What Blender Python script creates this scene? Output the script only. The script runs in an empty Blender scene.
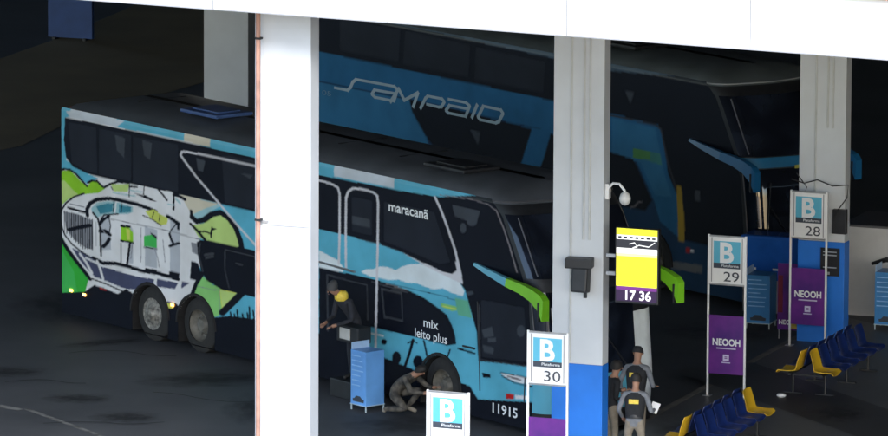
import bpy, bmesh, math, random
import numpy as np
from mathutils import Vector, Matrix
R = math.radians
random.seed(4)
sc = bpy.context.scene
# ---------------------------------------------------------------- camera
cam_d = bpy.data.cameras.new('camera'); cam = bpy.data.objects.new('camera', cam_d)
sc.collection.objects.link(cam); sc.camera = cam
cam_d.sensor_width = 36; cam_d.lens = 36*7138.7/888; cam_d.clip_end = 3000; cam_d.clip_start = 1
PITCH, ROLL, CAMH = 0.1684215, 0.00473423, 24.53698
fw = Vector((0, math.cos(PITCH), -math.sin(PITCH))); rt = Vector((1, 0, 0)); up = Vector((0, math.sin(PITCH), math.cos(PITCH)))
r2 = math.cos(ROLL)*rt + math.sin(ROLL)*up; u2 = -math.sin(ROLL)*rt + math.cos(ROLL)*up
m = Matrix((r2, u2, -fw)).transposed().to_4x4(); m.translation = (0, 0, CAMH); cam.matrix_world = m
# ---------------------------------------------------------------- light
SUN_EL, SUN_AZ = 29.5, 176            # azimuth of the sun measured clockwise from +Y
w = bpy.data.worlds.new('World'); sc.world = w; w.use_nodes = True
nt = w.node_tree; bg = nt.nodes['Background']
sky = nt.nodes.new('ShaderNodeTexSky'); sky.sky_type = 'NISHITA'; sky.sun_disc = False
sky.sun_elevation = R(SUN_EL); sky.sun_rotation = R(SUN_AZ); sky.air_density = 1.0; sky.dust_density = 1.0; sky.ozone_density = 3.0
nt.links.new(sky.outputs[0], bg.inputs[0]); bg.inputs[1].default_value = 0.15
sd = bpy.data.lights.new('sun', 'SUN'); sd.energy = 1.1; sd.angle = R(14); sd.color = (1, 1, 1)
sun = bpy.data.objects.new('sun', sd); sc.collection.objects.link(sun)
sdir = Vector((math.sin(R(SUN_AZ))*math.cos(R(SUN_EL)), math.cos(R(SUN_AZ))*math.cos(R(SUN_EL)), math.sin(R(SUN_EL))))
sun.rotation_euler = (-sdir).to_track_quat('-Z', 'Y').to_euler(); sun.location = (0, 60, 60)
sc.view_settings.view_transform = 'Standard'; sc.view_settings.look = 'None'
sc.view_settings.exposure = 1.7; sc.view_settings.gamma = 1; sc.view_settings.use_curve_mapping = False
sc.cycles.max_bounces = 8; sc.cycles.diffuse_bounces = 5
sc.cycles.use_denoising = True

# ---------------------------------------------------------------- materials
MATS = {}
def mat(name, col, rough=.6, var=.12, scale=3, metal=0, bump=0, spec=.5, emit=None, coat=0, col2=None, detail=4, thresh=None):
    if name in MATS: return MATS[name]
    m = bpy.data.materials.new(name); m.use_nodes = True; n = m.node_tree.nodes; l = m.node_tree.links
    b = n['Principled BSDF']; b.inputs['Roughness'].default_value = rough; b.inputs['Metallic'].default_value = metal
    b.inputs['Specular IOR Level'].default_value = spec; b.inputs['Coat Weight'].default_value = coat
    tc = n.new('ShaderNodeTexCoord'); nz = n.new('ShaderNodeTexNoise'); nz.inputs['Scale'].default_value = scale; nz.inputs['Detail'].default_value = detail
    l.new(tc.outputs['Object'], nz.inputs['Vector'])
    cr = n.new('ShaderNodeValToRGB'); e = cr.color_ramp.elements
    e[0].position, e[1].position = thresh or (.3, .7)
    c2 = col2 or tuple(min(1, c*(1+var)) for c in col); c1 = col if col2 else tuple(c*(1-var) for c in col)
    e[0].color = (*c1, 1); e[1].color = (*c2, 1)
    l.new(nz.outputs['Fac'], cr.inputs['Fac']); l.new(cr.outputs['Color'], b.inputs['Base Color'])
    if bump:
        bp = n.new('ShaderNodeBump'); bp.inputs['Strength'].default_value = bump; bp.inputs['Distance'].default_value = .02
        l.new(nz.outputs['Fac'], bp.inputs['Height']); l.new(bp.outputs['Normal'], b.inputs['Normal'])
    if emit:
        b.inputs['Emission Color'].default_value = (*emit[0], 1); b.inputs['Emission Strength'].default_value = emit[1]
    MATS[name] = m; return m
def livery_mat():
    m = bpy.data.materials.new('painted livery'); m.use_nodes = True; n = m.node_tree.nodes; l = m.node_tree.links
    b = n['Principled BSDF']; a = n.new('ShaderNodeVertexColor'); a.layer_name = 'livery'
    tc = n.new('ShaderNodeTexCoord'); nz = n.new('ShaderNodeTexNoise'); nz.inputs['Scale'].default_value = 1.3; nz.inputs['Detail'].default_value = 6
    l.new(tc.outputs['Object'], nz.inputs['Vector'])
    cr = n.new('ShaderNodeValToRGB'); cr.color_ramp.elements[0].color = (.80, .79, .77, 1); cr.color_ramp.elements[1].color = (1, 1, 1, 1)
    cr.color_ramp.elements[0].position = .3; cr.color_ramp.elements[1].position = .6
    mx = n.new('ShaderNodeMix'); mx.data_type = 'RGBA'; mx.blend_type = 'MULTIPLY'; mx.inputs[0].default_value = 1
    l.new(nz.outputs['Fac'], cr.inputs['Fac']); l.new(a.outputs['Color'], mx.inputs[6]); l.new(cr.outputs['Color'], mx.inputs[7]); l.new(mx.outputs[2], b.inputs['Base Color'])
    b.inputs['Roughness'].default_value = .25; b.inputs['Specular IOR Level'].default_value = .22
    bp = n.new('ShaderNodeBump'); bp.inputs['Strength'].default_value = .12; bp.inputs['Distance'].default_value = .02
    l.new(nz.outputs['Fac'], bp.inputs['Height']); l.new(bp.outputs['Normal'], b.inputs['Normal'])
    return m
M_LIV = livery_mat()
M_COL = mat('column paint', (.56, .58, .60), .7, .07, 1.2, bump=.1)
M_FASCIA = mat('white fascia paint', (.84, .84, .82), .6, .03, .6)
M_SALMON = mat('salmon brick', (.42, .23, .17), .8, .25, 5)
M_BLUEP = mat('blue column paint', (.015, .17, .64), .5, .1, 2)
M_BLK = mat('black plastic', (.012, .013, .016), .5, .3, 6)
M_RUB = mat('rubber', (.018, .018, .018), .85, .3, 9, bump=.2)
M_GLASS = mat('dark bus glass', (.006, .008, .014), .06, .4, 1.1, spec=.6, col2=(.022, .03, .05), thresh=(.45, .75))  # paler noise in the glass colour stands in for faint reflections
M_ROOF = mat('bus roof paint', (.10, .11, .125), .4, .25, 1.2)
M_ROOF2 = mat('weathered roof paint', (.10, .12, .13), .4, .25, 1.2)
M_STEEL = mat('brushed metal', (.45, .45, .46), .35, .15, 6, metal=.8)
M_CHROME = mat('worn chrome cover', (.20, .19, .17), .6, .7, 14, metal=.2)
M_RIM = mat('dusty grey rim', (.12, .115, .10), .6, .3, 10)
M_WHITE = mat('white enamel', (.78, .78, .78), .45, .05, 3)
M_WELL = mat('wheel well', (.01, .01, .011), .9, .3, 5)
M_LETW = mat('white lettering', (.75, .77, .78), .5, .04, 4)

# ---------------------------------------------------------------- helpers
COL = sc.collection
def tag(o, label=None, cat=None, group=None, kind=None):
    for k, v in (('label', label), ('category', cat), ('group', group), ('kind', kind)):
        if v: o[k] = v
    return o
def thing(name, label, cat, loc=(0, 0, 0), rz=0, group=None):
    o = bpy.data.objects.new(name, None); COL.objects.link(o); o.location = loc; o.rotation_euler = (0, 0, rz); o.empty_display_size = .3
    return tag(o, label, cat, group)
class MB:
    def __init__(s): s.v = []; s.f = []; s.m = []; s.pieces = []
    def add(s, vs, fs, mi=0):
        vs = [tuple(p) for p in vs]; s.pieces.append((vs, [tuple(f) for f in fs])); k = len(s.v); s.v += [tuple(p) for p in vs]; s.f += [tuple(i+k for i in f) for f in fs]; s.m += [mi]*len(fs); return s
    def box(s, c, d, mi=0, rz=0, rx=0, ry=0, bev=0):
        M = Matrix.Translation(c) @ Matrix.Rotation(rz, 4, 'Z') @ Matrix.Rotation(ry, 4, 'Y') @ Matrix.Rotation(rx, 4, 'X')
        if bev:
            bm = bmesh.new(); bmesh.ops.create_cube(bm, size=1)
            for v in bm.verts: v.co = Vector((v.co.x*d[0], v.co.y*d[1], v.co.z*d[2]))
            bmesh.ops.bevel(bm, geom=bm.edges[:], offset=bev, segments=2, affect='EDGES', profile=.6)
            bm.verts.index_update()
            s.add([M @ v.co for v in bm.verts], [[v.index for v in f.verts] for f in bm.faces], mi); bm.free(); return s
        vs = [M @ Vector((x*d[0]/2, y*d[1]/2, z*d[2]/2)) for x in (-1, 1) for y in (-1, 1) for z in (-1, 1)]
        return s.add(vs, [(0, 1, 3, 2), (4, 6, 7, 5), (0, 4, 5, 1), (2, 3, 7, 6), (0, 2, 6, 4), (1, 5, 7, 3)], mi)
    def tube(s, pts, rad, mi=0, n=10, flat=1.0):
        pts = [Vector(p) for p in pts]; rs = rad if isinstance(rad, (list, tuple)) else [rad]*len(pts); k = len(s.v); rings = []
        for i, p in enumerate(pts):
            t = (pts[min(i+1, len(pts)-1)] - pts[max(i-1, 0)]).normalized()
            a = t.cross(Vector((0, 0, 1)));  a = Vector((1, 0, 0)) if a.length < 1e-3 else a.normalized(); b = t.cross(a).normalized()
            rings.append([p + rs[i]*(math.cos(q)*a*flat + math.sin(q)*b) for q in [2*math.pi*j/n for j in range(n)]])
        vs = [v for r in rings for v in r]; fs = [(i*n+j, i*n+(j+1) % n, (i+1)*n+(j+1) % n, (i+1)*n+j) for i in range(len(pts)-1) for j in range(n)]
        fs += [tuple(range(n))[::-1], tuple((len(pts)-1)*n+j for j in range(n))]
        return s.add(vs, fs, mi)
    def lathe(s, prof, c=(0, 0, 0), axis='Z', n=28, mi=0):          # prof: (radius, height)
        vs = []
        for r, h in prof:
            for j in range(n):
                a = 2*math.pi*j/n; x, y = r*math.cos(a), r*math.sin(a)
                p = (x, y, h) if axis == 'Z' else ((x, h, y) if axis == 'Y' else (h, x, y))
                vs.append((p[0]+c[0], p[1]+c[1], p[2]+c[2]))
        fs = [(i*n+j, i*n+(j+1) % n, (i+1)*n+(j+1) % n, (i+1)*n+j) for i in range(len(prof)-1) for j in range(n)]
        return s.add(vs, fs, mi)
    def prism(s, poly, o, a, b, th, mi=0):                             # outline in the a,b plane, thickness along a x b
        a = Vector(a); b = Vector(b); o = Vector(o); nn = a.cross(b).normalized(); k = len(poly)
        vs = [o+a*p+b*q for p, q in poly] + [o+a*p+b*q+nn*th for p, q in poly]
        return s.add(vs, [tuple(range(k))[::-1], tuple(range(k, 2*k))] + [(i, (i+1) % k, k+(i+1) % k, k+i) for i in range(k)], mi)
    def each(s, name, mats, parent=None):                            # every piece becomes a part of its own
        for v, f in s.pieces:
            q = MB(); q.add(v, f); q.build(name, mats, parent)
    def build(s, name, mats, parent=None, smooth=False, auto=None):
        me = bpy.data.meshes.new(name); me.from_pydata(s.v, [], s.f)
        mats = mats if isinstance(mats, (list, tuple)) else [mats]
        for q in mats: me.materials.append(q)
        me.polygons.foreach_set('material_index', s.m)
        bm = bmesh.new(); bm.from_mesh(me); bmesh.ops.recalc_face_normals(bm, faces=bm.faces[:]); bm.to_mesh(me); bm.free()
        if smooth:
            me.polygons.foreach_set('use_smooth', [True]*len(me.polygons))
            try: me.set_sharp_from_angle(angle=R(auto or 40))
            except Exception: pass
        o = bpy.data.objects.new(name, me); COL.objects.link(o)
        if parent: o.parent = parent
        return o
def text(body, size, o, xd, yd, material, parent, name='lettering', width=None, th=.004, bold=0, label=None):
    c = bpy.data.curves.new('t', 'FONT'); c.body = body; c.size = 1; c.extrude = 0; c.offset = bold; c.resolution_u = 3
    ob = bpy.data.objects.new('t', c); COL.objects.link(ob); dg = bpy.context.evaluated_depsgraph_get(); dg.update()
    me = bpy.data.meshes.new_from_object(ob.evaluated_get(dg)); bpy.data.objects.remove(ob); bpy.data.curves.remove(c)
    xs = [v.co.x for v in me.vertices]; ys = [v.co.y for v in me.vertices]; x0, x1 = min(xs), max(xs)
    kx = (width/(x1-x0)) if width else size; o = Vector(o); xd = Vector(xd).normalized(); yd = Vector(yd).normalized()
    n_ = xd.cross(yd)
    for v in me.vertices: v.co = o + xd*((v.co.x-x0)*kx) + yd*(v.co.y*size) + n_*th
    me.materials.append(material); me.name = name
    ob = bpy.data.objects.new(name, me); COL.objects.link(ob); ob.parent = parent
    if label: ob['label'] = label
    return ob
RD = Vector((.357, .934, 0))          # direction of the rows of columns and signs
FD = Vector((.934, -.357, 0))         # across the rows, the way sign boards run
FYAW = math.atan2(-.357, .934)
PZ = .12                              # platform height

# ---------------------------------------------------------------- setting
def sheet(name, pts, z, m_, th=0):
    b = MB(); k = len(pts)
    if th: b.prism(pts, (0, 0, z), (1, 0, 0), (0, 1, 0), th)
    else: b.add([(x, y, z) for x, y in pts], [tuple(range(k))])
    return tag(b.build(name, m_), kind='structure')
M_GND = mat('worn asphalt', (.056, .060, .068), .62, .3, .35, bump=.3, col2=(.095, .099, .108), detail=9, thresh=(.34, .72))
sheet('ground', [(-900, -200), (900, -200), (900, 1800), (-900, 1800)], 0, M_GND)
M_PLAT = mat('platform floor', (.075, .075, .078), .5, .2, .5, bump=.15, col2=(.11, .11, .108), detail=8)
def rowline(off, Y): return 2.3+off+(Y-118)*.382
sheet('platform', [(rowline(-.45, 95), 95), (rowline(30, 95), 95), (rowline(30, 160), 160), (rowline(-.45, 160), 160)], 0, M_PLAT, PZ)
M_KERB = mat('kerb edge', (.16, .15, .13), .7, .3, 3)
bk = MB(); bk.prism([(rowline(-.6, 95), 95), (rowline(-.452, 95), 95), (rowline(-.452, 160), 160), (rowline(-.6, 160), 160)], (0, 0, 0), (1, 0, 0), (0, 1, 0), PZ+.003)
tag(bk.build('kerb', M_KERB), kind='structure')
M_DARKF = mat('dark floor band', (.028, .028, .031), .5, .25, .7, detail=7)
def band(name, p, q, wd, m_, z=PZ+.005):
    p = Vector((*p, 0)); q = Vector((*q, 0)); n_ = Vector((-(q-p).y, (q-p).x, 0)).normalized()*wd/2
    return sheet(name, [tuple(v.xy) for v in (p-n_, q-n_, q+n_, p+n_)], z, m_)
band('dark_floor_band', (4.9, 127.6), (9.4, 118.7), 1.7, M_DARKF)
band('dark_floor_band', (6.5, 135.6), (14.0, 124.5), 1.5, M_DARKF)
M_LINE = mat('faded road paint', (.07, .07, .068), .7, .3, 4, col2=(.24, .24, .23), thresh=(.35, .6))
sheet('painted_road_line', [(-7.42, 123.9), (-5.6, 120.9), (-5.52, 120.95), (-7.34, 123.98)], .004, M_LINE)
sheet('painted_road_line', [(-8.6, 124.6), (-7.5, 123.75), (-7.42, 123.9), (-8.5, 124.85)], .008, M_LINE)
M_BROWN = mat('brown ground', (.11, .075, .03), .95, .2, .4, col2=(.16, .11, .045), detail=8)
sheet('brown_strip', [(-11.5, 150), (-9.2, 153.4), (-8.4, 156.5), (-7.4, 159), (-5.2, 163.5), (-2.5, 168), (-1.5, 178), (-4.5, 183), (-7.0, 178.5), (-8.0, 174.5), (-9.4, 169.5), (-10.6, 166), (-13, 161), (-16, 156)], .006, M_BROWN)  # strip of ground browner than the asphalt around it
def soft_stain():
    m = bpy.data.materials.new('oil stain'); m.use_nodes = True; n = m.node_tree.nodes; l = m.node_tree.links; b = n['Principled BSDF']
    b.inputs['Base Color'].default_value = (.014, .014, .016, 1); b.inputs['Roughness'].default_value = .75
    tc = n.new('ShaderNodeTexCoord'); g = n.new('ShaderNodeTexGradient'); g.gradient_type = 'SPHERICAL'; nz = n.new('ShaderNodeTexNoise'); nz.inputs['Scale'].default_value = 3.5; nz.inputs['Detail'].default_value = 6
    mu = n.new('ShaderNodeMath'); mu.operation = 'MULTIPLY'; ad = n.new('ShaderNodeMapRange'); ad.inputs[1].default_value = .12; ad.inputs[2].default_value = .42; ad.inputs[4].default_value = .5
    l.new(tc.outputs['Object'], g.inputs[0]); l.new(tc.outputs['Object'], nz.inputs[0]); l.new(g.outputs['Fac'], mu.inputs[0]); l.new(nz.outputs['Fac'], mu.inputs[1]); l.new(mu.outputs[0], ad.inputs[0]); l.new(ad.outputs[0], b.inputs['Alpha'])
    return m
M_STAIN = soft_stain()
for i, (x, y, rx, ry, rz) in enumerate(((-8.0, 127.4, 1.2, .8, 0), (-6.3, 130.3, 1.3, .5, .5), (-6.5, 124.9, .9, .7, 0), (-5.6, 123.2, .9, .8, 0), (-4.3, 126.8, 1.8, 1.2, .3), (-3.2, 124.0, 1.0, 2.2, 0), (-7.2, 134, 1.5, 3, .2), (-.6, 122.6, 1.6, 1.6, 0), (4.4, 121.5, 1.0, 2.0, .2), (6.9, 123.2, .8, 1.2, 0), (5.2, 131, 1.5, 1.5, 0))):
    o = sheet('oil_stain', [(-1, -1), (1, -1), (1, 1), (-1, 1)], 0, M_STAIN); o.location = (x, y, (PZ+.009 if x > 3 else .0055)+.0004*i); o.scale = (rx, ry, 1); o.rotation_euler = (0, 0, rz)
M_CRACK = mat('crack filler', (.012, .012, .013), .8, .2, 5)
for x, y, L, a0 in ((-6.9, 129.2, 2.2, .9), (-7.9, 126.4, 1.6, .7), (-5.2, 125.5, 2.6, -.6), (-7.0, 122.6, 2.2, .1)):
    p = Vector((x, y)); pl = []; a_ = a0
    for k in range(9): pl.append(p.copy()); a_ += random.uniform(-.5, .5); p = p+Vector((math.cos(a_), math.sin(a_)))*L/8
    pts = [tuple(q+Vector((0, .018))) for q in pl]+[tuple(q-Vector((0, .018))) for q in pl[::-1]]
    sheet('pavement_crack', pts, .0125, M_CRACK)

# canopy: the white fascia, the roof behind it and the dark end wall, with side walls added to limit light
P0 = Vector((-1.91, 104.0, 0)); F2 = Vector((8.06, -4.0, 0)).normalized(); N2 = Vector((-F2.y, F2.x, 0))     # N2 points into the hall
t = thing('terminal_canopy', 'white overexposed canopy roof edge running across the top over the buses', 'canopy', P0, math.atan2(F2.y, F2.x))
b = MB(); b.box((-9.7, .15, 10.28), (109.3, .3, .85)); b.build('fascia', M_FASCIA, t)
for k in range(-7, 8):
    b = MB(); b.box((k*2.9+1.2, -.003, 10.28), (.02, .006, .85)); b.build('panel_joint', mat('fascia joint', (.30, .30, .29), .7), t)
b = MB(); b.box((-9.7, .02, 9.845), (109.3, .03, .02)); b.build('drip_edge', mat('drip edge metal', (.35, .35, .36), .5), t)
b = MB(); b.box((-9.7, .10, 10.735), (109.3, .46, .05)); b.build('edge_trim', M_SALMON, t)
b = MB(); b.box((-9.7, 45.35, 10.36), (109.3, 90, .4)); b.build('roof', mat('canopy roof', (.25, .25, .26), .8), t)
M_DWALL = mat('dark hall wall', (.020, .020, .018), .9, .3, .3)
t2 = thing('hall_wall', 'dark wall closing the far end of the bus hall, with added unseen side walls', 'wall', P0, math.atan2(F2.y, F2.x))
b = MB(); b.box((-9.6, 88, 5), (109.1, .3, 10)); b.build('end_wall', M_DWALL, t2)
for sx, y0_, y1_ in ((44.8, 12, 87.8), (-64, 70, 87.8)):  # side walls added out of view to keep light out of the hall
    b = MB(); b.box((sx, (y0_+y1_)/2, 5), (.3, y1_-y0_, 10)); b.build('added_side_wall', M_DWALL, t2)
pb = thing('blue_panel', 'dark blue panel at the far end of the hall, top left', 'panel', (-8.97, 169.6, 0), FYAW)
b = MB(); b.box((0, 0, 1.3), (1.15, .12, 2.5)); b.build('board', mat('dim blue panel', (.022, .06, .20), .6), pb)
b = MB(); b.box((-.4, 0, .03), (.08, .3, .06)).box((.4, 0, .03), (.08, .3, .06)); b.each('leg', M_BLK, pb)

def column(x, y, label, paint=True, wd=.9, dp=.3, H=10.15, conduits=True):
    c = thing('column', label, 'pillar', (x, y, 0), FYAW)
    b = MB(); z0 = 2.02 if paint else 0
    b.box((0, 0, (H+z0)/2), (wd, dp, H-z0), bev=.012); b.build('shaft', M_COL, c)
    if paint:
        b = MB(); b.box((0, 0, 1.01), (wd+.006, dp+.006, 2.018), bev=.01); b.build('painted_base', M_BLUEP, c)
    if conduits:
        for dx in (-.13, .1, .2):
            b = MB(); b.tube([(dx, -dp/2-.012, 4.15 if dx > 0 else 2.05), (dx, -dp/2-.012, 9.9)], .02, n=8); b.build('conduit', mat('grey conduit', (.50, .51, .50), .6), c, True)
    return c
c1 = column(-2.36, 105.75, 'broad bright white pillar holding the roof edge, its left edge salmon', paint=False, wd=.9, dp=.34, conduits=False, H=9.86)
b = MB(); b.box((.02, -.174, 6.45), (.82, .006, .012)).box((-.33, -.185, 6.5), (.2, .03, .03)); b.build('joint', mat('joint line', (.3, .3, .3), .7), c1)
column(2.30, 118.0, 'grey and white pillar with bright blue base, speaker and screen on it')
column(7.03, 130.2, 'grey pillar with dark blue base behind sign 28')
column(-4.55, 150, 'bare grey pillar behind the graffiti bus', paint=False, wd=1.02, dp=.5, conduits=False)
dpz = thing('drainpipe', 'salmon coloured downpipe along the left edge of the bright white pillar', 'pipe', (-2.79, 105.62, 0), FYAW)
b = MB(); b.tube([(0.02, -.05, 0), (0.02, -.05, 10.9)], .036, n=12); b.build('pipe', M_SALMON, dpz, True)
for z in (3.0, 6.55, 9.3):
    b = MB(); b.box((.03, -.05, z), (.10, .09, .03)); b.each('bracket', M_RUB, dpz)

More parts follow.
